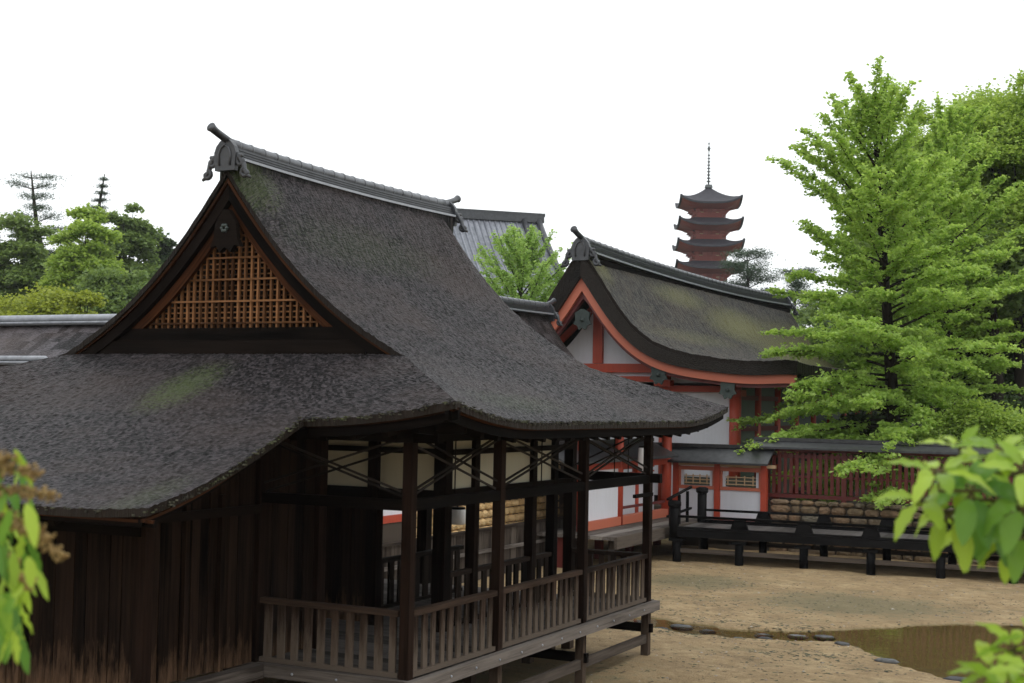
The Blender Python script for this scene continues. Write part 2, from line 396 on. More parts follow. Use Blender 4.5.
# ------------------------------------------------------------------ ground, creek and pool
pool_poly = [(22.2, 5.75), (23.0, 5.1), (23.7, 4.5), (24.4, 3.9), (24.9, 2.9), (25.2, 1.0), (24.5, -1.5), (21.5, -1.5), (19.6, 1.0), (19.15, 2.7), (19.6, 3.4), (20.2, 4.0), (20.9, 4.55), (21.5, 5.0)]
creek = [(21.9, 5.4), (21.55, 6.1), (21.35, 6.8), (21.4, 7.5), (21.6, 8.2), (21.6, 9.2), (21.9, 10.4), (22.6, 12.0)]
def seg_d(px, py, a, b):
    ax, ay = a; bx, by = b; dx, dy = bx-ax, by-ay
    t = np.clip(((px-ax)*dx+(py-ay)*dy)/(dx*dx+dy*dy), 0, 1)
    return np.hypot(px-ax-t*dx, py-ay-t*dy)
def ground_z(x, y):
    x = np.asarray(x, float); y = np.asarray(y, float)
    d = np.full(x.shape, 1e9); ins = np.zeros(x.shape, bool)
    n = len(pool_poly)
    for i in range(n):
        a = pool_poly[i]; b = pool_poly[(i+1) % n]
        d = np.minimum(d, seg_d(x, y, a, b))
        c = ((a[1] > y) != (b[1] > y)) & (x < (b[0]-a[0])*(y-a[1])/(b[1]-a[1]+1e-12)+a[0]); ins ^= c
    sd_ = np.where(ins, -d, d)
    cw = 0.42
    for i in range(len(creek)-1):
        sd_ = np.minimum(sd_, seg_d(x, y, creek[i], creek[i+1])-cw-.07*np.sin(x*7+y*5))
    sd_ = sd_+.05*np.sin(x*5.1+1)*np.sin(y*4.3)+.03*np.sin(x*13+y*9)
    t = np.clip((.12-sd_)/.30, 0, 1)
    tt = t*t*(3-2*t); z = -.15*tt+.022*(1-tt)
    r = np.hypot(x, y)
    und = (.010*np.sin(x*1.7+.4*y)*np.sin(y*1.3)+.012*np.sin(x*4.1+y*2.7)+.006*np.sin(9*x-5*y))*np.clip((sd_-.1)/1.0, 0, 1)
    z = z+und
    h = np.clip((r-62)/130, 0, 1)
    return z+14.5*h*h*(3-2*h)
def axis_coords(lo, hi, step, far, growth=1.18):
    c = list(np.arange(lo, hi, step)); s = step; x = c[-1]
    while x < far: s *= growth; x += s; c.append(x)
    s = step; x = lo; left = []
    while x > -far: s *= growth; x -= s; left.append(x)
    return np.array(left[::-1]+c)
xs = axis_coords(11, 40, .11, 1500); ys = axis_coords(-3, 14, .11, 1500)
GX, GY = np.meshgrid(xs, ys, indexing='ij'); GZ = ground_z(GX, GY)
near = (GX > 11) & (GX < 40) & (GY > -3) & (GY < 14)
GZ = GZ+near*rng.normal(0, .0035, GZ.shape)
me = bpy.data.meshes.new('ground'); V = np.stack([GX, GY, GZ], -1).reshape(-1, 3)
a_, b_ = GX.shape; idx = np.arange(a_*b_).reshape(a_, b_)
Fq = np.stack([idx[:-1, :-1], idx[1:, :-1], idx[1:, 1:], idx[:-1, 1:]], -1).reshape(-1, 4)
me.vertices.add(len(V)); me.vertices.foreach_set('co', V.astype(np.float32).ravel())
me.loops.add(Fq.size); me.loops.foreach_set('vertex_index', Fq.ravel().astype(np.int32))
me.polygons.add(len(Fq)); me.polygons.foreach_set('loop_start', np.arange(0, Fq.size, 4, dtype=np.int32)); me.polygons.foreach_set('loop_total', np.full(len(Fq), 4, dtype=np.int32))
me.update(calc_edges=True); me.polygons.foreach_set('use_smooth', np.ones(len(Fq), bool))
m, t, b = newmat('tidal_sand')
wp = worldpos(t)
n1 = noise(t, wp, 1.1, 6, .62); n2 = noise(t, wp, 9, 6, .7); n3 = noise(t, mapped(t, wp, (1.0, .35, 1)), .9, 5, .65); n5 = noise(t, wp, 38, 4, .75); n6 = noise(t, mapped(t, wp, (3.2, 1.1, 1)), 1.6, 6, .75)
c = ramp(t, math_(t, 'ADD', math_(t, 'ADD', math_(t, 'MULTIPLY', n1, .25), math_(t, 'MULTIPLY', n6, .35)), math_(t, 'ADD', math_(t, 'MULTIPLY', n2, .2), math_(t, 'MULTIPLY', n5, .2))), [(.38, (.17, .115, .055)), (.50, (.35, .24, .118)), (.61, (.52, .39, .215))])
# dark algae film in patches
def blob(cx, cy, sx, sy):
    mp = t.nodes.new('ShaderNodeMapping'); mp.inputs['Location'].default_value = (-cx/sx, -cy/sy, 0); mp.inputs['Scale'].default_value = (1/sx, 1/sy, 0)
    t.links.new(wp, mp.inputs['Vector']); ln = t.nodes.new('ShaderNodeVectorMath'); ln.operation = 'LENGTH'; t.links.new(mp.outputs[0], ln.inputs[0])
    return math_(t, 'SUBTRACT', 1.0, ln.outputs['Value'], True)
pt = math_(t, 'MAXIMUM', blob(25.6, 5.8, 2.6, 3.2), blob(27, 9.4, 2.2, 2.0))
pt = math_(t, 'MAXIMUM', pt, math_(t, 'MULTIPLY', blob(14.5, 7.8, 5.5, 2.6), .9))
f = math_(t, 'MULTIPLY', math_(t, 'SUBTRACT', math_(t, 'ADD', math_(t, 'MULTIPLY', pt, .30), math_(t, 'ADD', math_(t, 'MULTIPLY', n6, .45), math_(t, 'ADD', math_(t, 'MULTIPLY', n2, .3), math_(t, 'MULTIPLY', n5, .25)))), .60), 12, True)
c = mixc(t, math_(t, 'MULTIPLY', f, .68), c, (.13, .12, .06))
sep = t.nodes.new('ShaderNodeSeparateXYZ'); t.links.new(wp, sep.inputs[0])
wet = math_(t, 'MULTIPLY', math_(t, 'SUBTRACT', .014, sep.outputs[2]), 30, True)
c = mixc(t, math_(t, 'MULTIPLY', wet, .8), c, (.20, .165, .08))
dist = t.nodes.new('ShaderNodeVectorMath'); dist.operation = 'LENGTH'; t.links.new(wp, dist.inputs[0])
fg = math_(t, 'MULTIPLY', math_(t, 'SUBTRACT', math_(t, 'ADD', sep.outputs[0], math_(t, 'MULTIPLY', n1, 3)), 36), .5, True)
c = mixc(t, fg, c, (.07, .085, .03))
t.links.new(c, b.inputs['Base Color']); b.inputs['Roughness'].default_value = .85
bump(t, b, math_(t, 'ADD', n2, math_(t, 'MULTIPLY', n5, .8)), .9, .06)
me.materials.append(m); go = bpy.data.objects.new('ground', me); col.objects.link(go); tag(go, kind='structure')
# still water: one thin sheet in the hollow
m, t, b = newmat('still_water')
t.nodes.remove(b); gl = t.nodes.new('ShaderNodeBsdfGlossy'); gl.inputs['Roughness'].default_value = .02
tp_ = t.nodes.new('ShaderNodeBsdfTransparent'); tp_.inputs[0].default_value = (.92, .86, .68, 1); fz = t.nodes.new('ShaderNodeFresnel'); fz.inputs[0].default_value = 1.33
bp_ = t.nodes.new('ShaderNodeBump'); bp_.inputs['Strength'].default_value = .25; bp_.inputs['Distance'].default_value = .01; t.links.new(noise(t, worldpos(t), 5, 3), bp_.inputs['Height'])
t.links.new(bp_.outputs[0], gl.inputs['Normal']); t.links.new(bp_.outputs[0], fz.inputs['Normal'])
ms = t.nodes.new('ShaderNodeMixShader'); t.links.new(fz.outputs[0], ms.inputs[0]); t.links.new(tp_.outputs[0], ms.inputs[1]); t.links.new(gl.outputs[0], ms.inputs[2]); t.links.new(ms.outputs[0], t.nodes['Material Output'].inputs[0])
M['water'] = m
wb = MB(); wo = [(18.5, -2.5), (26, -2.5), (26, 6.2), (23.4, 13), (20.6, 13), (20.6, 6.5), (18.5, 5)]
wb.add([(a, b_2, -.012) for a, b_2 in wo], [tuple(range(7))])
tag(wb.build('pool_water', 'water'), kind='structure')
# stones along the creek
def rock(mb, c, sx, sy, sz, rot, seed, n=9, m_=5):
    rr = random.Random(seed); vs = []; fs = []
    for i in range(m_):
        ph = PI*i/(m_-1)
        for j in range(n):
            th = 2*PI*j/n; k = 1+rr.uniform(-.18, .18)
            x = math.sin(ph)*math.cos(th)*sx*k; y = math.sin(ph)*math.sin(th)*sy*k; z = math.cos(ph)*sz*(1+rr.uniform(-.1, .1))
            vs.append((c[0]+x*math.cos(rot)-y*math.sin(rot), c[1]+x*math.sin(rot)+y*math.cos(rot), c[2]+z))
    for i in range(m_-1):
        for j in range(n):
            fs.append((i*n+j, (i+1)*n+j, (i+1)*n+(j+1) % n, i*n+(j+1) % n))
    mb.add(vs, fs, smooth=True, r=rr.random())
stones = [(20.05, 4.08, .17, 'dark rounded stone at the edge of the pool beside the bright reflection'),
          (21.15, 4.98, .14, 'grey stone where the creek opens into the pool'),
          (21.95, 5.45, .20, 'dark wet stone at the far mouth of the creek'),
          (21.80, 5.85, .17, 'flat dark stone just left of the creek mouth'),
          (21.62, 6.35, .16, 'grey stone on the far creek bank'),
          (21.05, 6.15, .13, 'pale flat stone on the near creek bank by the mouth'),
          (20.98, 6.55, .12, 'pale flat stone on the near bank in mid creek'),
          (21.66, 7.75, .22, 'broad pale slab in the creek near the stage'),
          (21.50, 7.25, .16, 'long pale stone lying in the middle of the creek'),
          (21.15, 7.9, .14, 'small pale stone on the near creek bank close to the stage'),
          (21.75, 8.5, .15, 'grey stone at the left end of the visible creek'),
          (19.25, 3.0, .17, 'grey stone at the near right edge of the pool')]
for i, (x, y, s_, lb) in enumerate(stones):
    mb = MB(); z = float(ground_z(x, y)); rock(mb, (x, y, max(z, -.05)+s_*.05), s_*.6, s_*1.0, s_*.26, rnd.uniform(-.4, .4), i+3)
    tag(mb.build('creek_stone', 'creek_stone'), lb, 'stone', 'stones along the creek')

# loose grit and weed scraps on the sand: too many to count
def scatter(name, label, n, mat, size, flat, seed, patches=None):
    r_ = np.random.default_rng(seed); 
    if patches: 
        q = r_.integers(0, len(patches), n); c = np.array(patches)[q]; X = c[:, 0]+r_.normal(size=n)*c[:, 2]; Y = c[:, 1]+r_.normal(size=n)*c[:, 3]
    else: X = r_.uniform(11.5, 31, n); Y = r_.uniform(-2, 11.5, n)
    Z = ground_z(X, Y); keep = Z > -.01; X, Y, Z = X[keep], Y[keep], Z[keep]; m_ = len(X)
    S = size*r_.uniform(.35, 1.0, m_)**2; A = r_.uniform(0, 6.28, m_); V = []
    oct_ = np.array([(1, 0, 0), (0, 1, 0), (-1, 0, 0), (0, -1, 0), (0, 0, 1)])
    tri = [(0, 1, 4, 4), (1, 2, 4, 4), (2, 3, 4, 4), (3, 0, 4, 4)]
    jit = 1+r_.uniform(-.3, .3, (m_, 5, 1)); P = oct_[None]*jit*S[:, None, None]*np.array([1, r_.uniform(.5, .9), flat])
    ca, sa = np.cos(A)[:, None], np.sin(A)[:, None]; x = P[..., 0]*ca-P[..., 1]*sa+X[:, None]; y = P[..., 0]*sa+P[..., 1]*ca+Y[:, None]; z = P[..., 2]+Z[:, None]-.001
    P = np.stack([x, y, z], -1); mb = MB(); f = []; v = P.reshape(-1, 3)
    for i in range(m_):
        b0 = i*5; f += [(b0, b0+1, b0+4), (b0+1, b0+2, b0+4), (b0+2, b0+3, b0+4), (b0+3, b0, b0+4)]
    mb.add(v.tolist(), f, r=[float(q) for q in np.repeat(r_.random(m_), 4)])
    return tag(mb.build(name, mat), label, 'grit' if mat != 'weed' else 'weed', kind='stuff')
M['weed'] = stone_mat('weed_scraps', [(0, (.035, .04, .018)), (.5, (.07, .075, .03)), (1, (.12, .11, .05))])
M['grit'] = stone_mat('grit', [(0, (.10, .075, .05)), (.5, (.28, .21, .14)), (1, (.50, .45, .38))])
scatter('beach_grit', 'small pebbles and shell grit strewn over the tan sand', 5200, 'grit', .035, .45, 5)
scatter('weed_scraps', 'dark green weed scraps lying in patches on the sand by the creek', 5200, 'weed', .055, .12, 6, [(25.6, 5.8, 1.2, 1.5), (27, 9.0, 1.0, 1.2), (24.0, 7.5, .8, 1.2), (20.8, 7.4, .25, .9), (22.4, 6.8, .25, 1.2), (26.5, 3.0, 1.0, 1.2), (18, 5.5, 1.3, 1.5), (20.0, 5.2, .5, .6)])

# ------------------------------------------------------------------ tiled ridge with its end ornaments
def ridge_set(parent, x0, x1, y, z, s=1.0, ornament=(True, True), sag=.04, hood=True):
    """ridge along X at height z (bottom), scale s, between x0 and x1"""
    def zz(x): t_ = (x-x0)/(x1-x0); return z-sag*4*t_*(1-t_)
    n = max(8, int((x1-x0)/(.5*s))); X = np.linspace(x0, x1, n)
    def layer(hw, za, zb, mat, name, par=parent):
        mb = MB()
        for sgn in (-1, 1):
            A = [(x, y+sgn*hw*s, zz(x)+zb*s) for x in X]; B = [(x, y+sgn*hw*s, zz(x)+za*s) for x in X]
            mb.strip(A, B, (0, -sgn*hw*s*.999, 0))
        return mb.build(name, mat, par)
    base = layer(.30, .02, .07, 'tile_light', 'ridge_base')
    body = MB()
    for k in range(4):
        hw = .20-.012*k; za = .07+.055*k
        for sgn in (-1, 1):
            A = [(x, y+sgn*hw*s, zz(x)+(za+.035)*s) for x in X]; B = [(x, y+sgn*hw*s, zz(x)+za*s) for x in X]
            body.strip(A, B, (0, -sgn*hw*s*.99, 0))
            A = [(x, y+sgn*(hw-.03)*s, zz(x)+(za+.055)*s) for x in X]; B = [(x, y+sgn*(hw-.03)*s, zz(x)+(za+.034)*s) for x in X]
            body.strip(A, B, (0, -sgn*(hw-.03)*s*.99, 0))
    body.build('ridge_course', 'tile', parent)
    cap = MB(); cap.tube([(x, y, zz(x)+.36*s) for x in X], .105*s, 12)
    k = x0+.2*s
    while k < x1:
        cap.tube([(k, y, zz(k)+.36*s), (k+.04*s, y, zz(k)+.36*s)], .118*s, 12); k += .42*s
    cap.build('ridge_cap', 'tile_cap', parent)
    for e, (xe, d) in enumerate(((x0, -1), (x1, 1))):
        if not ornament[e]: continue
        om = MB(); xo = xe+d*.03*s
        arch = [(-.24, -.22), (-.26, .0), (-.27, .14), (-.22, .27), (-.14, .36), (-.05, .43), (.05, .43), (.14, .36), (.22, .27), (.27, .14), (.26, 0), (.24, -.22)]
        om.prism([(u*s, v*s) for u, v in arch], (xo, y, zz(xe)+.02*s), (0, 1, 0), (0, 0, 1), (d, 0, 0), .12*s)
        inner = [(-.13, -.12), (-.15, .1), (-.09, .24), (0, .3), (.09, .24), (.15, .1), (.13, -.12)]
        ring = [np.array((xo+d*.13*s, y+u*s, zz(xe)+.02*s+v*s)) for u, v in inner]
        om.tube(ring, .022*s, 6)
        for sg in (-1, 1):
            def spiral(cy, cz, R, turns, th0, dirn):
                return [np.array((xo+d*.06*s, y+sg*(cy+R*(1-.7*q/14)*math.cos(th0+dirn*turns*2*PI*q/14))*s, zz(xe)+(cz+R*(1-.7*q/14)*math.sin(th0+dirn*turns*2*PI*q/14))*s)) for q in range(15)]
            om.tube(spiral(.36, -.02, .11, 1.2, 1.2, 1), [.045*s]*10+[.04*s]*5, 7)
            om.tube(spiral(.47, -.26, .10, 1.2, 1.6, 1), [.045*s]*10+[.035*s]*5, 7)
            om.tube([np.array((xo+d*.05*s, y+sg*a_*s, zz(xe)+b_*s)) for a_, b_ in ((.24, .1), (.32, .08), (.42, -.08), (.45, -.2), (.52, -.32), (.6, -.36))], [.06*s, .06*s, .055*s, .05*s, .045*s, .03*s], 7)
        om.build('end_tile', 'tile', parent)
        tb = MB(); tb.tube([(xe-d*.5*s, y, zz(xe)+.37*s), (xe+d*.02*s, y, zz(xe)+.40*s), (xe+d*.42*s, y, zz(xe)+.52*s), (xe+d*.56*s, y, zz(xe)+.575*s), (xe+d*.60*s, y, zz(xe)+.59*s)], [.08*s, .08*s, .075*s, .085*s, .10*s], 12)
        tb.build('horn_tile', 'tile', parent)

# ------------------------------------------------------------------ wooden stage (near building)
stage = thing('stage_building', 'dark weathered wooden stage with hipped gable bark roof and open railed porch, in front', 'building', (15, 10.2, 0))
YC = 10.17; YE = 6.25; XE = 11.18; XB = 19.35; DG = 1.46; XG = XE+DG; XGB = XB-DG-.1
DR = YC-YE
dd = [-2.35, -2.18, -1.54, -.84, -.39, 0, .4, .9, 1.49, 1.78, 2.15, 2.53, 2.87, 3.22, 3.46, 3.72, 3.92]
zz_ = [2.56, 2.61, 2.75, 3.04, 3.22, 3.39, 3.57, 3.81, 4.12, 4.25, 4.47, 4.75, 5.03, 5.38, 5.67, 5.99, 6.24]
_p = np.polyfit(dd, zz_, 6)
def prof(d): return np.polyval(_p, d)
def upturn(s, d, amt=.21, L=1.9):
    """corner lift: s distance along eave from the corner"""
    return amt*np.clip(1-s/L, 0, 1)**2*np.clip(1-np.maximum(d, 0)/1.5, 0, 1)
TH = .075; ST = .04
roof = MB(); 
def side_sheet(mb, sgn, st=ST):
    D = np.concatenate([np.arange(0, DR, st*.9), [DR]]); nx = int((XB-XE)/st)
    G = np.zeros((len(D), nx, 3)); LC = np.zeros((len(D), nx, 2)); s_l = 0
    for i, d in enumerate(D):
        xl = XE+min(d, DG); xr = XB-min(d, DG+.1) 
        X = np.linspace(xl, xr, nx); e = np.minimum(X-xl, xr-X)
        hq = np.clip((d-3.0)/.7, 0, 1); z = prof(d)+upturn(e, d)+.23*hq*hq*(3-2*hq)*np.clip((e+.02)/.35, 0, 1)
        y = YE+d if sgn > 0 else 2*YC-YE-d
        G[i, :, 0] = X; G[i, :, 1] = y; G[i, :, 2] = z
        if i: s_l += math.hypot(D[i]-D[i-1], prof(D[i])-prof(D[i-1]))
        LC[i, :, 0] = X; LC[i, :, 1] = s_l
    if sgn > 0: G = G[:, ::1]
    mb.sheet(G, LC, TH, .0075)
def end_sheet(mb, front, st=ST):
    dm = 2.1; D = np.concatenate([np.arange(0, dm, st*.9), [dm]]); ny = int(2*DR/st); s_l = 0
    G = np.zeros((len(D), ny, 3)); LC = np.zeros((len(D), ny, 2))
    for i, d in enumerate(D):
        yl = YE+d+(.12 if d > DG else 0); yr = 2*YC-yl
        Y = np.linspace(yl, yr, ny); e = np.minimum(Y-yl, yr-Y)
        G[i, :, 0] = XE+d if front else XB-d; G[i, :, 1] = Y
        G[i, :, 2] = prof(d)+upturn(e, d)-(max(0, d-DG)*.25)
        if i: s_l += math.hypot(D[i]-D[i-1], prof(D[i])-prof(D[i-1]))
        LC[i, :, 0] = Y; LC[i, :, 1] = s_l+20
    mb.sheet(G, LC, TH, .0075)
side_sheet(roof, 1); side_sheet(roof, -1, .12); end_sheet(roof, True); end_sheet(roof, False, .12)
# the lean-to that carries the front slope lower
D = np.arange(-2.2, .12, ST*.9); Y = np.arange(7.95, 14.1, ST)
G = np.zeros((len(D), len(Y), 3)); LC = np.zeros((len(D), len(Y), 2))
for i, d in enumerate(D):
    G[i, :, 0] = XE+d; G[i, :, 1] = Y; G[i, :, 2] = prof(d)+.012+.05*np.clip(1-(Y-7.95)/1.0, 0, 1)**2*np.clip(-d/2.2, 0, 1)
    LC[i, :, 0] = Y; LC[i, :, 1] = 20+d*1.07
roof.sheet(G, LC, TH, .0075)
# tufts that make the eave edges ragged
def fringe(path, n, out, size=.035):
    for k in range(n):
        q = rnd.random()*(len(path)-1); i = int(q); p = lerp(np.array(path[i]), np.array(path[min(i+1, len(path)-1)]), q-i)
        s_ = size*rnd.uniform(.4, 1.2)
        c = p+np.array([rnd.uniform(-.02, .02), rnd.uniform(-.02, .02), rnd.uniform(-.03, .012)])+np.array(out)*rnd.uniform(-.03, .02)
        fr.obox(c, (1, 0, 0), (0, 1, 0), (0, 0, 1), s_*rnd.uniform(.6, 1.6), s_*rnd.uniform(.6, 1.6), s_*.6)
eave_side = [(x, YE, prof(0)+upturn(min(x-XE, XB-x), 0)) for x in np.linspace(XE, XB, 80)]
eave_front = [(XE, y, prof(0)+upturn(y-YE, 0)) for y in np.linspace(YE, 7.95, 30)]
verge_low = [(XE+d, 7.95, prof(d)+.02) for d in np.linspace(-2.2, 0, 30)]
eave_low = [(XE-2.2, y, prof(-2.2)+.01) for y in np.linspace(7.95, 14, 60)]
roof_o = roof.build('roof', 'thatch', stage)
fr = MB()
for (pth, n, out) in ((eave_side[:40], 420, (0, -1, 0)), (eave_side[40:], 200, (0, -1, 0)), (eave_front, 150, (-1, 0, 0)), (verge_low, 200, (0, -1, 0)), (eave_low, 260, (-1, 0, 0))): fringe(pth, n, out, .022)
fr.build('mossy_eave_edge', 'moss_fringe', roof_o)
# eave boards below the thatch edge
eb = MB()
def under(path, inx, iny, dz0, dz1):
    A = [(p[0]+inx, p[1]+iny, p[2]-dz0) for p in path]; B = [(p[0]+inx, p[1]+iny, p[2]-dz1) for p in path]
    eb.strip(A, B, (np.sign(inx)*.04 if inx else 0, np.sign(iny)*.04 if iny else 0, 0))
under(eave_side, 0, .07, TH-.01, TH+.10); under(eave_front, .07, 0, TH-.01, TH+.10); under(verge_low, 0, .07, TH-.01, TH+.05); under(eave_low, .07, 0, TH-.01, TH+.05)
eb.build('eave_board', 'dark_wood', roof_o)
eb = MB()
under(eave_side, 0, .045, TH-.012, TH+.012); under(eave_front, .045, 0, TH-.012, TH+.012); under(verge_low, 0, .045, TH-.012, TH+.014); under(eave_low, .045, 0, TH-.012, TH+.014)
eb.build('eave_lath', 'lath_wood', roof_o)
# gable verge: thick dark board, then an inner brown board, both sides
def resample(P, n):
    P = np.array(P); L = np.concatenate([[0], np.cumsum(np.hypot(*(P[1:]-P[:-1]).T))]); t = np.linspace(0, L[-1], n)
    return list(zip(np.interp(t, L, P[:, 0]), np.interp(t, L, P[:, 1])))
def offset_line(pf, ye, yc, off, sg, d0, n=30):
    pts = []
    for d in np.linspace(d0, yc-ye, 60):
        y = ye+d; z = pf(d); sl = (pf(d+.02)-pf(d-.02))/.04; nn = math.hypot(1, sl); yy = y+off*sl/nn; z2 = z-off/nn
        if yy >= yc: break
        pts.append((yy, z2))
    (ya, za), (yb, zb) = pts[-2], pts[-1]; k = (zb-za)/(yb-ya); pts.append((yc, zb+min(k, 1.3)*(yc-yb)))
    return [(y if sg > 0 else 2*yc-y, z) for y, z in resample(pts, n)]
def verge_line(off, sg, d0=1.05): return offset_line(prof, YE, YC, off, sg, d0)
for xg, dirn in ((XG, 1), (XGB, -1)):
    for sg in (1, -1):
        for (o0, o1, dx, th, mat, nm, dstart) in ((.07, .21, .05, .10, 'dark_wood', 'verge_board', 1.25), (.19, .315, .13, .06, 'barge_brown', 'bargeboard', 1.45)):
            A = [(xg+dirn*dx, y, z) for y, z in verge_line(o0, sg, dstart)]; B = [(xg+dirn*dx, y, z) for y, z in verge_line(o1, sg, dstart)]
            mb = MB(); mb.strip(A, B, (dirn*th, 0, 0)); mb.build(nm, mat, stage)
        # thin edge batten right under the thatch
        A = [(xg+dirn*.02, y, z) for y, z in verge_line(TH*.75, sg, 1.2)]; B = [(xg+dirn*.02, y, z) for y, z in verge_line(TH*.75+.035, sg, 1.2)]
        mb = MB(); mb.strip(A, B, (dirn*.05, 0, 0)); mb.build('verge_batten', 'lath_wood', stage)
# lattice
def gable_h(y):  # height available under the inner board at y
    d = min(y, 2*YC-y)-YE
    return float(prof(d)-.315*math.hypot(1, (prof(d+.02)-prof(d-.02))/.04))
XL = XG+.20; ZB = 4.42
lat = MB(); y = 8.52
while y < 11.86:
    zt = gable_h(y)+.08
    if zt > ZB+.05: lat.box(XL, XL+.035, y-.0125, y+.0125, ZB-.05, min(zt, 5.9))
    y += .094
z = ZB+.05; k = 0
while z < 5.9:
    ysp = [yy for yy in np.arange(8.4, 11.95, .02) if gable_h(yy)+.06 > z]
    if len(ysp) > 2:
        if k % 4 == 0: lat.box(XL-.018, XL-.002, min(ysp), max(ysp), z-.011, z+.011)
        lat.box(XL+.037, XL+.06, min(ysp), max(ysp), z-.008, z+.008)
    z += .064; k += 1
yy_ = 8.70
while yy_ < 11.7:
    zt = gable_h(yy_)+.02
    if zt > ZB+.1: lat.box(XL+.14, XL+.17, yy_-.012, yy_+.012, ZB-.05, zt)
    yy_ += .188
lat.build('gable_lattice', 'warm_wood', stage)
bk = MB(); bk.prism([(8.5, 4.1), (11.84, 4.1)]+[(2*YC-y, gable_h(y)) for y in np.linspace(8.6, YC-.1, 9)]+[(y, gable_h(y)) for y in np.linspace(YC-.1, 8.6, 9)], (XL+.40, 0, 0), (0, 1, 0), (0, 0, 1), (1, 0, 0), .05)
bk.build('gable_backing', 'dark_wood', stage)
sl = MB(); sl.box(XL-.13, XL+.12, 8.25, 12.09, 4.08, 4.26).box(XL-.08, XL+.12, 8.45, 11.89, 4.265, 4.41); sl.build('gable_sill', 'dark_wood', stage)
pg = MB(); out = [(-.04, .28), (-.15, .12), (-.17, -.06), (-.22, -.16), (-.13, -.14), (-.08, -.22), (0, -.16), (.08, -.22), (.13, -.14), (.22, -.16), (.17, -.06), (.15, .12), (.04, .28)]
pg.prism(out, (XG+.0, YC, 5.50), (0, 1, 0), (0, 0, 1), (1, 0, 0), .07); pgo = pg.build('gable_pendant', 'dark_wood', stage)
ro = MB()
for k in range(6):
    a = k*PI/3; ro.tube([(XG-.001, YC+.035*math.cos(a), 5.56+.035*math.sin(a)), (XG-.03, YC+.035*math.cos(a), 5.56+.035*math.sin(a))], .02, 8)
ro.build('rosette', 'patina', pgo)
ridge_set(stage, XG+.04, XGB-.0, YC, 6.345, .58)
ub = MB(); ub.box(XG+.06, XGB-.03, YC-.15, YC+.15, 6.1, 6.345); ub.build('ridge_bed', 'thatch', stage)
# rafters
for x in np.arange(XE+.5, XB-.3, .36):
    mb = MB(); u = upturn(min(x-XE, XB-x), 0)
    a_ = min(2.2, x-XE-.05, XB-x-.05); mb.bar((x, YE+.16, prof(0)-TH-.10+u), (x, YE+a_, lerp(prof(0)-TH-.10, prof(1.9)-.62, a_/2.2)), .075, .09); mb.build('rafter', 'dark_wood', stage)
for y in np.arange(YE+.5, 9.0, .36):
    mb = MB(); u = upturn(y-YE, 0)
    a_ = min(1.9, y-YE-.05); mb.bar((XE+.16, y, prof(0)-TH-.10+u), (XE+a_, y, lerp(prof(0)-TH-.10, prof(1.6)-.55, a_/1.9)), .075, .09); mb.build('rafter', 'dark_wood', stage)
for y in np.arange(9.2, 14, .42):
    mb = MB(); mb.bar((XE-2.05, y, prof(-2.2)-TH-.06), (XE+.2, y, prof(0)-TH-.10), .07, .09); mb.build('rafter', 'dark_wood', stage)
cb = MB(); cb.box(12.0, 18.65, 7.2, 13.2, 3.30, 3.34); cb.build('sky_block_ceiling', 'dark_wood', stage)  # unseen board added under the roof to keep sky light out of the interior
# deck, ledger, posts
ZD = .78; YP = 7.2; XP = [11.98, 13.95, 16.32, 18.62]
dk = MB(); x = 12.0
while x < 18.7:
    dk.box(x, x+.235, YP, 13.2, ZD-.05, ZD-rnd.uniform(0, .006)); x += .24
dk.build('floor_planks', 'inner_floor', stage)
le = MB(); le.box(11.86, 18.78, YP-.15, YP-.06, ZD-.11, ZD+.02); le.box(11.86, 11.95, YP-.059, 9.4, ZD-.11, ZD+.02); le.box(8.6, 11.85, 8.86, 9.00, ZD-.12, ZD+.02)
le.box(18.68, 18.78, YP-.059, 8.6, ZD-.16, ZD+.03)
le.build('floor_ledger', 'ledger', stage)
nl = MB()
for x in np.arange(12.1, 18.7, .55): nl.tube([(x, YP-.16, ZD-.045), (x, YP-.148, ZD-.045)], .014, 7)
for y in np.arange(7.4, 9, .55): nl.tube([(11.848, y, ZD-.045), (11.862, y, ZD-.045)], .014, 7)
nl.build('nail_heads', 'tile_light', stage)
def post(x, y, z0, z1, s=.14, mat='post', nm='post', par=stage):
    mb = MB(); mb.obox((x, y, (z0+z1)/2), (1, 0, 0), (0, 1, 0), (0, 0, 1), s, s, z1-z0); return mb.build(nm, mat, par)
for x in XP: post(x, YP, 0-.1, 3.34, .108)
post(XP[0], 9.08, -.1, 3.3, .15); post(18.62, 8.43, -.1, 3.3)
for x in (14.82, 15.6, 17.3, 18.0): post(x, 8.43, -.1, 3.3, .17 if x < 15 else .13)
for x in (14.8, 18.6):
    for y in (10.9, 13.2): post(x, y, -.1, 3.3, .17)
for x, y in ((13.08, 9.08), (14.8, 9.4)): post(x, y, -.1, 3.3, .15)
def beam(p, q, wd, th, nm='beam', mat='dark_wood'):
    mb = MB(); mb.bar(p, q, wd, th); return mb.build(nm, mat, stage)
beam((11.95, YP, 2.545), (18.75, YP, 2.545), .09, .115); beam((XP[0], YP-.04, 2.54), (XP[0], 9.4, 2.54), .09, .11)
beam((11.6, YP, 3.25), (18.95, YP, 3.25), .13, .14); beam((XP[0], YP-.35, 3.24), (XP[0], 9.4, 3.24), .13, .13)
beam((18.62, YP-.2, 2.56), (18.62, 13.2, 2.56), .10, .13)
beam((18.62, YP-.3, 3.24), (18.62, 13.2, 3.24), .10, .13)
beam((14.8, 8.45, 2.42), (14.8, 13.2, 2.42), .12, .16); beam((14.72, 8.43, 2.43), (18.62, 8.43, 2.43), .12, .16)
beam((14.8, 8.45, 2.98), (14.8, 13.2, 2.98), .135, .07); beam((14.72, 8.43, 2.97), (18.62, 8.43, 2.97), .135, .07)
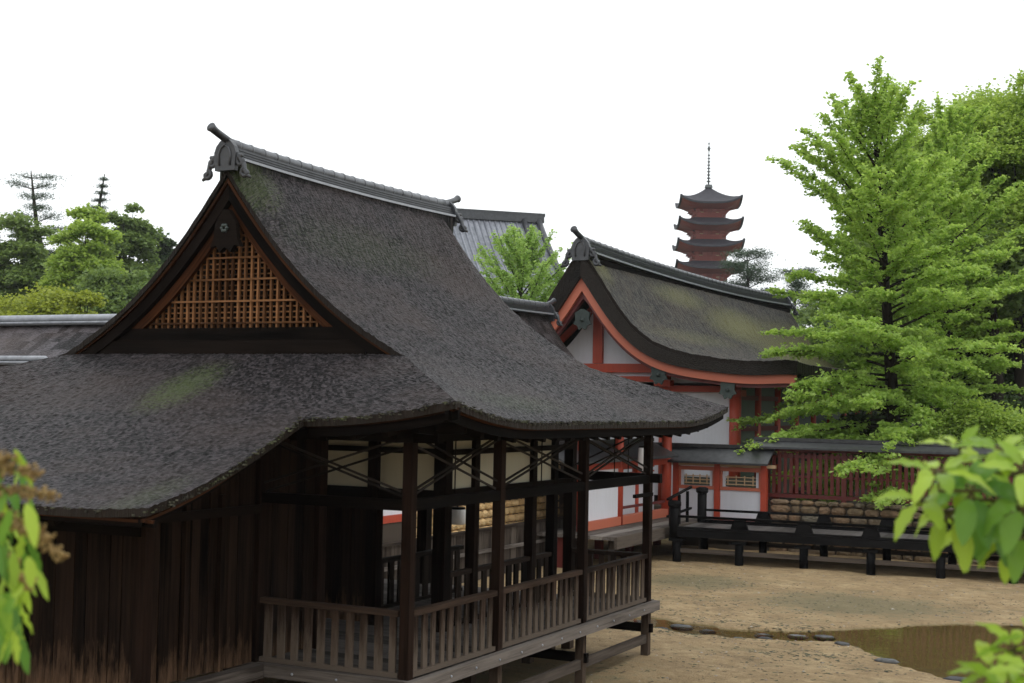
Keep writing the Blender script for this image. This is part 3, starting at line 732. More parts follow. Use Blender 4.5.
beam((18.62, YP-.06, 2.33), (17.95, YP-.06, 2.33), .05, .05)
# hanging plaster bands over the inner beams
pp = MB(); pp.box(14.79, 14.82, 8.5, 13.1, 2.50, 3.3); pp.build('plaster_panel', 'cream', stage)
pp = MB(); pp.box(14.9, 18.0, 8.425, 8.455, 2.51, 3.3); pp.build('plaster_panel', 'cream', stage)
# thin crossed braces, doubled
def braces(p0, p1, zb, zt):
    p0 = np.array(p0, float); p1 = np.array(p1, float)
    for (a, b) in (((p0, zb), (p1, zt)), ((p0, zt), (p1, zb))):
        for off in (-.045, .045):
            d = (p1-p0)/np.linalg.norm(p1-p0)
            A = np.append(a[0]+d*.05, a[1]); B = np.append(b[0]-d*.05, b[1]); sh = d*off*(1 if a[1] < b[1] else 1)
            q = MB(); q.bar(A+np.append(sh, off*.8), B+np.append(sh, off*.8), .018, .022); q.build('brace', 'brace_wood', stage)
for i in range(3): braces((XP[i], YP), (XP[i+1], YP), 2.66, 3.2)
braces((XP[0], YP), (XP[0], 9.08), 2.64, 3.18); braces((18.62, YP), (18.62, 8.43), 2.64, 3.18)
for x in (12.95, 15.1, 17.4, 17.9):
    mb = MB(); mb.tube([(x, YP+.02, 2.62), (x, YP+.02, 3.2)], .008, 5); mb.build('tie_rod', 'dark_wood', stage)
# railings with flat balusters
def railing(p, q, zd, parent, h=.70, sp=.17, wb_=.088, mat='rail', slim=False):
    p = np.array(p, float); q = np.array(q, float); L = np.linalg.norm(q-p); d = (q-p)/L; nrm_ = np.array([d[1], -d[0]])
    hr = MB(); hr.bar((*p, zd+h-.03), (*q, zd+h-.03), .085, .06); ho = hr.build('handrail', mat, parent)
    br = MB(); br.bar((*p, zd+.05), (*q, zd+.05), .06, .05); br.build('bottom_rail', mat, ho)
    n = max(1, int(L/sp)); 
    for k in range(n):
        c = p+d*((k+.5)*L/n+rnd.uniform(-.012, .012)); mb = MB(); lean = rnd.uniform(-.008, .008)
        mb.bar((c[0], c[1], zd+.07), (c[0]+d[0]*lean, c[1]+d[1]*lean, zd+h-.055), .026, wb_*rnd.uniform(.85, 1.1), up=(d[0], d[1], 0)); mb.build('baluster', mat, ho)
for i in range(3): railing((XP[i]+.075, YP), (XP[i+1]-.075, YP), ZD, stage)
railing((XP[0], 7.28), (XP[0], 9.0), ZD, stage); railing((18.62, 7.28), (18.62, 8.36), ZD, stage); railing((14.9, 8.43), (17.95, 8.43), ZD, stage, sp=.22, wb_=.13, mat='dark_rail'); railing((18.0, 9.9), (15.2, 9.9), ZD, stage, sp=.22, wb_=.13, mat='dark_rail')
# stilts ties below deck
tb = beam((11.9, YP, .27), (18.7, YP, .27), .06, .12, 'tie_beam', 'grey_board'); beam((18.62, YP-.1, .42), (18.62, 13, .42), .06, .12, 'tie_beam'); beam((16.32, YP-.1, .35), (16.32, 13, .35), .06, .12, 'tie_beam')
for x in (12, 13.95, 16.3, 18.6):
    for y in (10.9, 13.2): post(x, y, -.1, ZD, .15, 'dark_wood', 'stilt')
# plank walls
def planks(name, p, q, z0, z1f, parent, mat='board', wdt=.15, th=.03, step=0.012):
    p = np.array(p, float); q = np.array(q, float); L = np.linalg.norm(q-p); d = (q-p)/L; nn = np.array([d[1], -d[0]]); mb = MB(); s = 0
    while s < L-.02:
        ww = min(wdt*rnd.uniform(.8, 1.2), L-s); c = p+d*(s+ww/2)+nn*rnd.uniform(-step, step); zt = z1f if not callable(z1f) else z1f(c)
        mb.obox((c[0], c[1], (z0+zt)/2), (d[0], d[1], 0), (nn[0], nn[1], 0), (0, 0, 1), ww-.006, th, zt-z0); s += ww
    return mb.build(name, mat, parent)
def ztop(c): return float(prof(c[0]-XE))-.20
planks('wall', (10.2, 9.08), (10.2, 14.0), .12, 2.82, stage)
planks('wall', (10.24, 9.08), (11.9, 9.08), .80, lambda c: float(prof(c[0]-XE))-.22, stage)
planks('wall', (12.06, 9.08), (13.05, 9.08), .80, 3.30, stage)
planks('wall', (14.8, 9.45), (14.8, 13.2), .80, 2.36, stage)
post(10.2, 9.06, -.1, 2.8, .13); beam((10.2, 9.0, 2.42), (11.9, 9.0, 2.42), .05, .09); beam((10.13, 9.05, 2.30), (10.13, 14, 2.30), .05, .09)
for y in (10.6, 12.2): 
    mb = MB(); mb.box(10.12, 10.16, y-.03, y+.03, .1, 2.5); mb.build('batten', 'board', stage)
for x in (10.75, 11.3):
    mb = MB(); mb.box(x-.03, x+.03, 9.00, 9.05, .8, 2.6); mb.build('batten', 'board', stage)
# pole lantern on the near wall side porch and one hanging by the far post
def lantern(loc, r, h, label, pole=None):
    tl = thing('lantern', label, 'lantern', loc, 'white lanterns around the stage')
    x, y, z = loc; mb = MB(); mb.tube([(x, y, z), (x, y, z+.02), (x, y, z+h*.5), (x, y, z+h-.02), (x, y, z+h)], [r*.8, r*.95, r, r*.95, r*.8], 14); mb.build('shade', 'lantern', tl)
    mb = MB(); mb.tube([(x, y, z+h), (x, y, z+h+.03)], r*.85, 14); mb.build('cap', 'dark_wood', tl)
    mb = MB()
    if pole: mb.tube([(x, y, pole), (x, y, z)], .025, 8); mb.tube([(x, y, z-.10), (x, y, z-.01)], [.03, r*.7], 10)
    else: mb.tube([(x, y, z+h+.03), (x, y, z+h+.30)], .008, 6)
    mb.build('pole' if pole else 'hanger', 'dark_wood', tl)
lantern((19.2, 10.65, 1.66), .15, .24, 'small pale lantern on a dark pole behind the stage railing, seen through the porch', pole=0.0)
lantern((30.4, 11.85, 2.10), .16, .52, 'white cylindrical lantern hanging under the eaves of the vermilion passage')

# ------------------------------------------------------------------ vermilion passage beside the stage
YPW = 12.45
pas = thing('roofed_passage', 'vermilion and white walled passage with grey plank floor running behind the stage', 'passage', (30, 12, 0))
mb = MB(); y = 11.35
while y < 13.9: mb.box(27.4, 33.75, y, y+.28, .70, .78-rnd.uniform(0, .008)); y += .285
mb.build('floor_planks', 'deck', pas)
mb = MB(); mb.box(27.4, 33.75, 11.28, 11.345, .52, .775); mb.build('floor_edge', 'grey_board', pas)
for x in (27.6, 29.7, 31.6, 33.5):
    mb = MB(); mb.box(x-.07, x+.07, 11.4, 11.54, -.1, .69); mb.build('stilt', 'grey_board', pas)
    mb = MB(); mb.box(x-.08, x+.08, 12.6, 12.76, -.1, .69); mb.build('stilt', 'dark_red', pas)
for x in (28.12, 30.3, 33.5):
    mb = MB(); mb.tube([(x, YPW, .78), (x, YPW, 3.5)], .13 if x > 33 else .105, 14); mb.build('post', 'red', pas)
mb = MB(); mb.box(28.1, 33.6, YPW-.09, YPW+.09, .781, .98); mb.build('sill_beam', 'red_light', pas)
mb = MB(); mb.box(28.1, 33.6, YPW-.07, YPW+.07, 2.12, 2.27); mb.box(28.1, 33.6, YPW-.08, YPW+.08, 3.10, 3.28); mb.build('head_beam', 'red', pas)
mb = MB(); mb.box(28.2, 30.25, YPW-.02, YPW+.02, .985, 2.115); mb.build('wall_panel', 'plaster', pas)
mb = MB(); mb.box(30.35, 33.42, YPW+.30, YPW+.34, .785, 1.75); mb.build('wall_panel', 'plaster', pas)
mb = MB(); mb.box(30.38, 33.40, YPW-.03, YPW+.03, 1.14, 1.20); mb.build('threshold_rail', 'dark_red', pas)
mb = MB(); mb.box(30.35, 33.42, YPW+.26, YPW+.38, 1.755, 1.84); mb.box(32.1, 32.22, YPW+.25, YPW+.39, .785, 2.6)
for k in range(3): mb.box(30.35, 33.42, YPW+.30, YPW+.34, 1.92+.12*k, 1.96+.12*k)
mb.build('window_lattice', 'red', pas)
# low tiled cap roof on the passage wall
def cap_roof(name, parent, p, q, z, half, rise, mat='slate', over=.0, rows=False):
    p = np.array(p, float); q = np.array(q, float); L = np.linalg.norm(q-p); d = (q-p)/L; nn = np.array([d[1], -d[0]]); mb = MB()
    for sg in (-1, 1):
        A = [np.append(p+d*L*k/10, z+rise) for k in range(11)]; B = [np.append(p+d*L*k/10+nn*sg*half, z) for k in range(11)]
        mb.strip(A, B, (0, 0, -.05))
        if rows:
            for k in range(1, 4):
                f = k/4; a = np.append(p+nn*sg*half*f, z+rise*(1-f)+.012); b = np.append(q+nn*sg*half*f, z+rise*(1-f)+.012); mb.bar(a, b, .03, .02)
    mb.bar(np.append(p, z+rise+.03), np.append(q, z+rise+.03), .16, .09)
    return mb.build(name, mat, parent)
cap_roof('cap_roof', pas, (26.5, YPW+.35), (33.3, YPW+.35), 2.36, .75, .35)
mb = MB(); mb.box(27.0, 34.2, YPW-1.1, YPW+2.0, 3.52, 3.62); mb.build('upper_roof', 'dark_wood', pas)

# cross wing facing the walkway
XW = 33.9
wing = thing('wing_wall', 'low vermilion framed white wall with lattice windows under a dark cap roof, facing the walkway', 'wall', (XW, 11.3, 0))
ws = [12.32, 11.2, 9.98]
for y in ws:
    mb = MB(); mb.box(XW-.08, XW+.08, y-.075, y+.075, .55, 2.18); mb.build('post', 'red', wing)
for a, b in zip(ws[:-1], ws[1:]):
    y0, y1 = b+.08, a-.08
    mb = MB(); mb.box(XW-.02, XW+.02, y0, y1, .80, 1.50); mb.build('wall_panel', 'plaster', wing)
    fo = MB(); fo.box(XW-.06, XW+.06, y0, y1, 1.50, 1.58); fo.box(XW-.06, XW+.06, y0, y1, 1.98, 2.08); fo.box(XW-.05, XW+.05, y0, y0+.05, 1.585, 1.975); fo.box(XW-.05, XW+.05, y1-.05, y1, 1.585, 1.975)
    f_ = fo.build('window_frame', 'red_light', wing)
    lb = MB()
    for k in range(3): lb.box(XW-.03, XW+.0, y0+.13, y1-.13, 1.64+.09*k, 1.665+.09*k)
    for k in range(4): lb.box(XW-.045, XW-.031, y0+.2+k*(y1-y0-.4)/3-.015, y0+.2+k*(y1-y0-.4)/3+.015, 1.63, 1.88)
    lb.build('lattice', 'gold', f_)
    wp_ = MB(); wp_.box(XW-.01, XW+.01, y0+.052, y0+.13, 1.585, 1.975); wp_.box(XW-.01, XW+.01, y1-.13, y1-.052, 1.585, 1.975); wp_.build('side_panel', 'plaster', f_)
    bk = MB(); bk.box(XW+.065, XW+.08, y0, y1, 1.585, 1.80); bk.build('window_backing', 'green_panel', f_)
mb = MB(); mb.box(XW-.07, XW+.07, ws[2]+.08, ws[0]-.08, .62, .79); mb.build('sill_beam', 'red', wing)
mb = MB(); mb.box(XW-.06, XW+.10, 9.7, 12.5, 2.09, 2.17); mb.build('eave_beam', 'gold', wing)
cap_roof('cap_roof', wing, (XW+.1, 9.75), (XW+.1, 13.1), 2.22, .62, .36)
mb = MB(); mb.box(XW-.05, XW+.2, 9.9, 12.4, -.1, .61); mb.build('base_wall', 'mortar', wing)

# ------------------------------------------------------------------ masonry walls
def masonry(name, label, p, q, z0, z1, depth, mat, size, parent_label_cat='stone wall', seed=1, group=None):
    p = np.array(p, float); q = np.array(q, float); L = np.linalg.norm(q-p); d = (q-p)/L; nn = np.array([d[1], -d[0]])
    root = thing(name, label, parent_label_cat, (float((p+q)[0]/2), float((p+q)[1]/2), 0), group)
    core = MB(); c = (p+q)/2-nn*depth/2; core.obox((c[0], c[1], (z0+z1)/2-.03), (d[0], d[1], 0), (nn[0], nn[1], 0), (0, 0, 1), L, depth, z1-z0-.06); core.build('core', 'mortar', root)
    rr = random.Random(seed); mb = MB(); z = z0
    while z < z1-.05:
        hh = min(size*rr.uniform(.7, 1.1), z1-z); 
        if z1-(z+hh) < size*.35: hh = z1-z
        s = 0
        while s < L:
            ww = min(size*rr.uniform(.8, 1.9), L-s+.02); cx = p+d*(s+ww/2); n = 10; vs = []; fs = []
            for ring, (k, dep) in enumerate(((1.0, 0), (.93, .05), (.72, .085), (.3, .10))):
                for j in range(n):
                    th = 2*PI*(j+.5)/n; ux = math.cos(th); uz = math.sin(th); m_ = max(abs(ux), abs(uz))**.72
                    ux, uz = ux/m_, uz/m_; jit = 1+rr.uniform(-.07, .04)
                    vs.append((*(cx+d*ux*ww*.49*k*jit+nn*(dep+rr.uniform(-.012, .012))), z+hh/2+uz*hh*.49*k*jit))
            for ring in range(3):
                for j in range(n): fs.append((ring*n+j, ring*n+(j+1) % n, (ring+1)*n+(j+1) % n, (ring+1)*n+j))
            fs.append(tuple(range(3*n, 4*n))); mb.add(vs, fs, r=rr.random()); s += ww
        z += hh
    mb.build('stonework', mat, root); return root
masonry('stone_wall', 'brown rubble stone base wall under the dark red picket fence', (34.0, 9.85), (34.0, -4), -.05, 1.33, .5, 'stone', .29, seed=14)
masonry('stone_wall', 'ochre stone wall seen through the open porch of the stage', (19.4, 13.9), (29.9, 13.9), .0, 2.6, .5, 'stone_yellow', .19, seed=9)
bf = thing('board_fence', 'low grey vertical board fence in front of the ochre stone wall, seen through the porch', 'fence', (25, 13.2, 0))
planks('board_panel', (19.6, 13.2), (29.6, 13.2), 0, .98, bf, 'grey_board', .22)
mb = MB(); mb.box(19.55, 29.65, 13.14, 13.26, .985, 1.04); mb.build('top_rail', 'grey_board', bf)
mb = MB(); mb.box(19.55, 29.65, 13.12, 13.165, .55, .62); mb.build('middle_rail', 'deck', bf)
rw = thing('garden_wall', 'short vermilion and white wall end seen through the left porch opening', 'wall', (20.6, 14.4, 0))
mb = MB(); mb.box(16.5, 22.4, 13.62, 13.68, 1.47, 2.6); mb.build('wall_panel', 'plaster', rw)
mb = MB(); mb.box(16.5, 22.4, 13.58, 13.72, 1.33, 1.465); mb.build('sill_beam', 'red', rw)
mb = MB(); mb.box(16.5, 22.4, 13.60, 13.70, -.05, 1.325); mb.build('base_wall', 'mortar', rw)

# ------------------------------------------------------------------ dark red picket fence with tiled cap
fen = thing('picket_fence', 'dark red picket fence with a tiled cap on a stone base, behind the walkway', 'fence', (34.25, 5, 0))
YF = [10.0, 8.05, 6.1, 4.15, 2.2, .25, -1.7, -3.65]
for y in YF:
    mb = MB(); mb.box(34.2, 34.32, y-.06, y+.06, 1.3, 2.62); mb.build('post', 'dark_red', fen)
for a, b in zip(YF[:-1], YF[1:]):
    mb = MB(); y = b+.14
    while y < a-.1:
        mb.box(34.18, 34.21, y-.042, y+.042, 1.48, 2.50); y += .148
    mb.box(34.215, 34.26, b+.062, a-.062, 1.36, 1.46); mb.box(34.215, 34.26, b+.062, a-.062, 2.36, 2.45); mb.box(34.215, 34.26, b+.062, a-.062, 1.88, 1.93)
    mb.build('fence_panel', 'dark_red', fen)
mb = MB(); mb.box(34.16, 34.36, -4, 10.2, 2.52, 2.60); mb.build('top_beam', 'dark_red', fen)
cap_roof('cap_roof', fen, (34.26, -4), (34.26, 10.35), 2.64, .42, .15)

# ------------------------------------------------------------------ black wooden walkway over the sand
wk = thing('wooden_walkway', 'low black timber walkway on posts with squat railings across the sand', 'walkway', (31.8, 6, 0))
WD = np.array([.058, -1.0]); WD /= np.linalg.norm(WD); WN = np.array([-WD[1], WD[0]])  # WN points to +X
WN = np.array([1.0, .058]); WN /= np.linalg.norm(WN)
O = np.array([30.36, 11.05])
def W(s, n, z): q = O+WD*s+WN*n; return (q[0], q[1], z)
LW = 17.0; WW = 2.35
def wbar(nm, s0, s1, n, z, wd, th, mat='black_wood'):
    mb = MB(); mb.bar(W(s0, n, z), W(s1, n, z), wd, th); return mb.build(nm, mat, wk)
mb = MB(); s = .02
while s < LW:
    mb.obox(W(s, WW/2, .72), (*WD, 0), (*WN, 0), (0, 0, 1), .235, WW-.2, .05); s += .245
mb.build('floor_planks', 'walk_top', wk)
for n in (0, WW):
    wbar('edge_beam', -.1, LW, n, .68, .14, .17)
    wbar('kerb_beam', -.1, LW, n, .80, .13, .05)
    wbar('handrail', .05, LW, n, 1.06, .10, .055)
    for k in range(12):
        s = .05+1.47*k
        mb = MB(); mb.tube([W(s, n, -.15), W(s, n, .55)], .10, 12); mb.build('pile', 'black_wood', wk)
        mb = MB(); mb.obox(W(s, n, .52), (*WD, 0), (*WN, 0), (0, 0, 1), .34, .22, .06); mb.build('pile_cap', 'black_wood', wk)
        if k:
            mb = MB(); q = [(-.20, .0), (.20, 0), (.13, .2), (-.13, .2)]; o_ = W(s, n-.05, .828)
            mb.prism(q, o_, (*WD, 0), (0, 0, 1), (*WN, 0), .1); mb.build('rail_block', 'black_wood', wk)
    wbar('tie_beam', 0, LW, n, .28, .06, .10, 'grey_board')
for s, n, h in ((-.02, 0, 1.42), (-.02, WW, 1.62)):
    mb = MB(); mb.tube([W(s, n, .55), W(s, n, h-.16)], .115, 14); mb.tube([W(s, n, h-.16), W(s, n, h-.12), W(s, n, h-.03), W(s, n, h)], [.115, .155, .155, .08], 14); mb.build('newel_post', 'black_wood', wk)
sr = MB()
for (a, b) in (((.0, .2, 1.42), (.0, WW-.2, 1.62)), ((.0, .2, 1.02), (.0, WW-.2, 1.10))): sr.bar(W(-.25, a[1], a[2]), W(-.25, b[1], b[2]), .06, .05)
for n in (.45, 1.15, 1.85): sr.bar(W(-.25, n, .76), W(-.25, n, 1.40+.07*n), .06, .06, up=(1, 0, 0))
sr.build('end_railing', 'black_wood', wk)

# ------------------------------------------------------------------ vermilion hall with big thatched gable
hall = thing('vermilion_hall', 'vermilion and white gabled hall with a thick mossy thatched roof, behind the stage', 'building', (47, 16.35, 0))
YC2 = 16.35; YE2 = 9.9; XH = 36.6; XHB = 58.2
_yy = [9.9, 10.7, 11.5, 12.5, 13.1, 13.6, 14.2, 14.8, 15.35, 15.8, 16.15, 16.35]; _z2 = [4.83, 4.83, 4.86, 4.95, 5.06, 5.20, 5.49, 5.98, 6.68, 7.38, 7.86, 8.06]
_p2 = np.polyfit(np.array(_yy)-YE2, _z2, 6)
def prof2(d): return np.polyval(_p2, d)
DR2 = YC2-YE2
def hall_sheet(mb, sg, st, th=.32):
    D = np.concatenate([np.arange(0, DR2, st), [DR2]]); X = np.arange(XH, XHB, st); G = np.zeros((len(D), len(X), 3)); LC = np.zeros((len(D), len(X), 2)); s_l = 0
    for i, d in enumerate(D):
        e = np.clip(1-(X-XH)/1.6, 0, 1)**2*.10
        if i: s_l += math.hypot(D[i]-D[i-1], prof2(D[i])-prof2(D[i-1]))
        G[i, :, 0] = X; G[i, :, 1] = YE2+d if sg > 0 else 2*YC2-YE2-d; G[i, :, 2] = prof2(d)+e*.7; LC[i, :, 0] = X; LC[i, :, 1] = s_l
    mb.sheet(G, LC, th, .014)
r2 = MB(); hall_sheet(r2, 1, .085); hall_sheet(r2, -1, .17); r2o = r2.build('roof', 'thatch_mossy', hall)
# layered black edge of the thatch on the gable
def line2(off, sg, d0=0, d1=DR2, n=34, dz=0):
    pts = []
    for d in np.linspace(d0, d1, n):
        oo = off+(.16 if off > .1 else .03)*(d/DR2)**2; y = YE2+d; z = prof2(d); sl = (prof2(d+.02)-prof2(d-.02))/.04; nn = math.hypot(1, sl); yy = y+oo*sl/nn; z2 = z-oo/nn
        if yy > YC2-.0: 
            break
        pts.append((yy, z2))
    # close at the centre line
    (ya, za), (yb, zb) = pts[-2], pts[-1]; k = (zb-za)/(yb-ya) if yb > ya+1e-4 else 1.0
    pts.append((YC2, zb+min(k, 1.1)*(YC2-yb)))
    pts = resample(pts, n)
    return [(y if sg > 0 else 2*YC2-y, z+dz) for y, z in pts]
def resample(P, n):
    P = np.array(P); L = np.concatenate([[0], np.cumsum(np.hypot(*(P[1:]-P[:-1]).T))]); t = np.linspace(0, L[-1], n)
    return list(zip(np.interp(t, L, P[:, 0]), np.interp(t, L, P[:, 1])))
for sg in (1, -1):
    A = [(XH-.03, y, z) for y, z in line2(.03, sg)]; B = [(XH-.03, y, z) for y, z in line2(.32, sg)]
    mb = MB(); mb.strip(A, B, (.3, 0, 0)); mb.build('thatch_edge', 'thatch_edge', r2o)
    A = [(XH+.10, y, z) for y, z in line2(.32, sg)]; B = [(XH+.10, y, z) for y, z in line2(.56, sg)]
    mb = MB(); mb.strip(A, B, (.12, 0, 0)); mb.build('bargeboard', 'red_light', hall)
    A = [(XH+.24, y, z) for y, z in line2(.5, sg)]; B = [(XH+.24, y, z) for y, z in line2(.66, sg)]
    mb = MB(); mb.strip(A, B, (.2, 0, 0)); mb.build('verge_rafter', 'dark_red', hall)
ridge_set(hall, XH+.1, XHB, YC2, 8.04, 1.08, sag=.18)
ub = MB(); ub.box(XH+.1, XHB, YC2-.28, YC2+.28, 7.7, 7.90); ub.build('ridge_bed', 'dark_wood', hall)
XG2 = 38.0
mb = MB(); tri = [(12.06, 1.0), (20.64, 1.0), (20.64, 4.30)]+[(y, z) for y, z in line2(.7, -1, 2.0)]+[(y, z) for y, z in line2(.7, 1, 2.0)][::-1]+[(12.06, 4.3)]
mb.prism(tri, (XG2+.06, 0, 0), (0, 1, 0), (0, 0, 1), (1, 0, 0), .08); mb.build('gable_wall', 'plaster', hall)
def rb(nm, y0, z0, y1, z1, w_, x=XG2, th=.16, mat='red'):
    mb = MB(); mb.bar((x, y0, z0), (x, y1, z1), th, w_, up=(0, -(z1-z0), (y1-y0)) if abs(y1-y0) > 1e-6 else (0, 1, 0)); return mb.build(nm, mat, hall)
for y, zt in ((12.06, 4.7), (14.2, 4.95), (18.5, 4.95), (20.64, 4.7)):
    mb = MB(); mb.tube([(XG2, y, .6), (XG2, y, zt)], .17, 16); mb.build('post', 'red', hall)
    mb = MB(); mb.obox((XG2-.02, y, 4.02 if y in (12.06, 20.64) else 4.28), (1, 0, 0), (0, 1, 0), (0, 0, 1), .5, .5, .18); mb.build('bracket', 'red', hall)
rb('tie_beam', 13.7, 4.72, 19.0, 4.72, .26, th=.2); rb('tie_beam', 14.2, 4.40, 18.5, 4.40, .16); rb('tie_beam', 12.06, 4.13, 14.2, 4.13, .18); rb('tie_beam', 18.5, 4.13, 20.64, 4.13, .18)
rb('tie_beam', 11.2, 4.52, 14.2, 4.58, .10, mat='dark_red')
rb('king_post', YC2, 4.86, YC2, 6.9, .30); rb('strut', 14.35, 4.86, 16.2, 6.55, .17); rb('strut', 18.35, 4.86, 16.5, 6.55, .17)
def pendant(y, z, s):
    o = [(-.06, .42), (-.28, .3), (-.26, .05), (-.34, -.1), (-.2, -.14), (-.12, -.3), (0, -.22), (.12, -.3), (.2, -.14), (.34, -.1), (.26, .05), (.28, .3), (.06, .42)]
    mb = MB(); mb.prism([(a*s, b*s) for a, b in o], (XH+.16, y, z), (0, 1, 0), (0, 0, 1), (1, 0, 0), .07)
    mb.tube([(XH+.16, y, z+.05*s), (XH+.11, y, z+.05*s)], .07*s, 8); mb.build('pendant', 'patina', hall)
pendant(YC2, 6.05, .85); pendant(13.95, 4.46, .8); pendant(11.9, 4.06, .75); pendant(18.75, 4.46, .8); pendant(20.8, 4.06, .75)
# long side wall in the shade of the eave
for x in (40.1, 42.2, 44.4, 46.6, 48.8, 51, 53.2, 55.4):
    mb = MB(); mb.tube([(x, 12.06, .6), (x, 12.06, 4.4)], .13, 10); mb.build('post', 'red', hall)
mb = MB(); mb.box(38.1, 57, 12.08, 12.14, .9, 4.5); mb.build('side_wall', 'green_panel', hall)
for z in (3.0, 3.9, 4.35, 2.2): mb = MB(); mb.box(38.15, 57, 11.98, 12.075, z-.07, z+.07); mb.build('side_rail', 'dark_red', hall)
for x in np.arange(36.9, 57, .42):
    mb = MB(); mb.bar((x, 10.05, 4.36), (x, 12.2, 4.52), .10, .12); mb.build('rafter', 'dark_red', hall)
mb = MB(); mb.box(57, 57.1, 12.1, 20.6, .6, 4.4); mb.build('rear_wall', 'dark_wood', hall)
mb = MB(); mb.box(38.2, 57, 20.6, 20.7, .6, 4.5); mb.build('rear_wall', 'plaster', hall)
mb = MB(); mb.box(37.2, 57.5, 11.5, 21.2, .0, .75); mb.build('plinth', 'mortar', hall)

# ------------------------------------------------------------------ other roofs around the court
def thatched_hall(label, x0, x1, yc, zr, half, drop, axis='x', ornament=(True, True), mat='thatch', s=1.0, name='thatched_hall'):
    """simple gabled hall; axis of the ridge x (or y, by swapping)"""
    t_ = thing(name, label, 'building', ((x0+x1)/2, yc, 0) if axis == 'x' else (yc, (x0+x1)/2, 0))
    mb = MB(); st = .2
    for sg in (1, -1):
        D = np.arange(0, half+.01, half/16); X = np.linspace(x0, x1, int((x1-x0)/st)); G = np.zeros((len(D), len(X), 3)); LC = np.zeros((len(D), len(X), 2))
        for i, d in enumerate(D):
            q = d/half; z = zr-drop*(1-(q**1.7)); yv = yc-sg*(half-d)
            if axis == 'x': G[i, :, 0] = X; G[i, :, 1] = yv
            else: G[i, :, 1] = X; G[i, :, 0] = yv
            G[i, :, 2] = z; LC[i, :, 0] = X; LC[i, :, 1] = d*1.2
        mb.sheet(G, LC, .25, .012)
    mb.build('roof', mat, t_)
    mb = MB()
    gb = [(yc-half*.7, .1), (yc+half*.7, .1), (yc+half*.7, zr-drop*.92-.25), (yc+.0, zr-.55), (yc-half*.7, zr-drop*.92-.25)]
    if axis == 'x':
        for xx in (x0+.5, x1-.6): mb.prism(gb, (xx, 0, 0), (0, 1, 0), (0, 0, 1), (1, 0, 0), .1)
        for sg in (-1, 1): mb.box(x0+.62, x1-.62, yc+sg*half*.7-.05, yc+sg*half*.7+.05, .1, zr-drop*.92-.3)
    else:
        for xx in (x0+.5, x1-.6): mb.prism(gb, (0, xx, 0), (1, 0, 0), (0, 0, 1), (0, 1, 0), .1)
        for sg in (-1, 1): mb.box(yc+sg*half*.7-.05, yc+sg*half*.7+.05, x0+.62, x1-.62, .1, zr-drop*.92-.3)
    mb.build('wall', 'board', t_)
    return t_
sh = thatched_hall('small thatched hall whose tiled ridge end peeps out between the stage and the vermilion hall', 24, 35.5, 16.9, 6.14, 2.0, 1.9)
ridge_set(sh, 24, 35.5, 16.9, 6.14, .8, sag=.05)
lh = thatched_hall('long low thatched hall with pale tiled ridge, behind the stage at left', 19.5, 44, 22, 5.12, 4.6, 2.0, axis='y', mat='thatch_far')
def ridge_y(parent, y0, y1, x, z, s):
    mb = MB(); mb.box(x-.22*s, x+.22*s, y0, y1, z, z+.10*s).box(x-.30*s, x+.30*s, y0, y1, z-.03, z-.003); mb.build('ridge_course', 'slate', parent)
    mb = MB(); mb.tube([(x, y0, z+.2*s), (x, (y0+y1)/2, z+.2*s), (x, y1, z+.2*s)], .13*s, 12)
    mb.tube([(x-.27*s, y0, z+.03*s), (x-.27*s, y1, z+.03*s)], .05*s, 8); mb.build('ridge_cap', 'tile_light', parent)
ridge_y(lh, 19.3, 44, 22, 5.12, .62)
lr = thatched_hall('lower roof with a pale ridge just in front of the long low hall at left', 18.35, 34, 17.9, 4.13, 1.8, 1.2, axis='y', mat='thatch_far')
ridge_y(lr, 18.3, 34, 17.9, 4.14, .42)

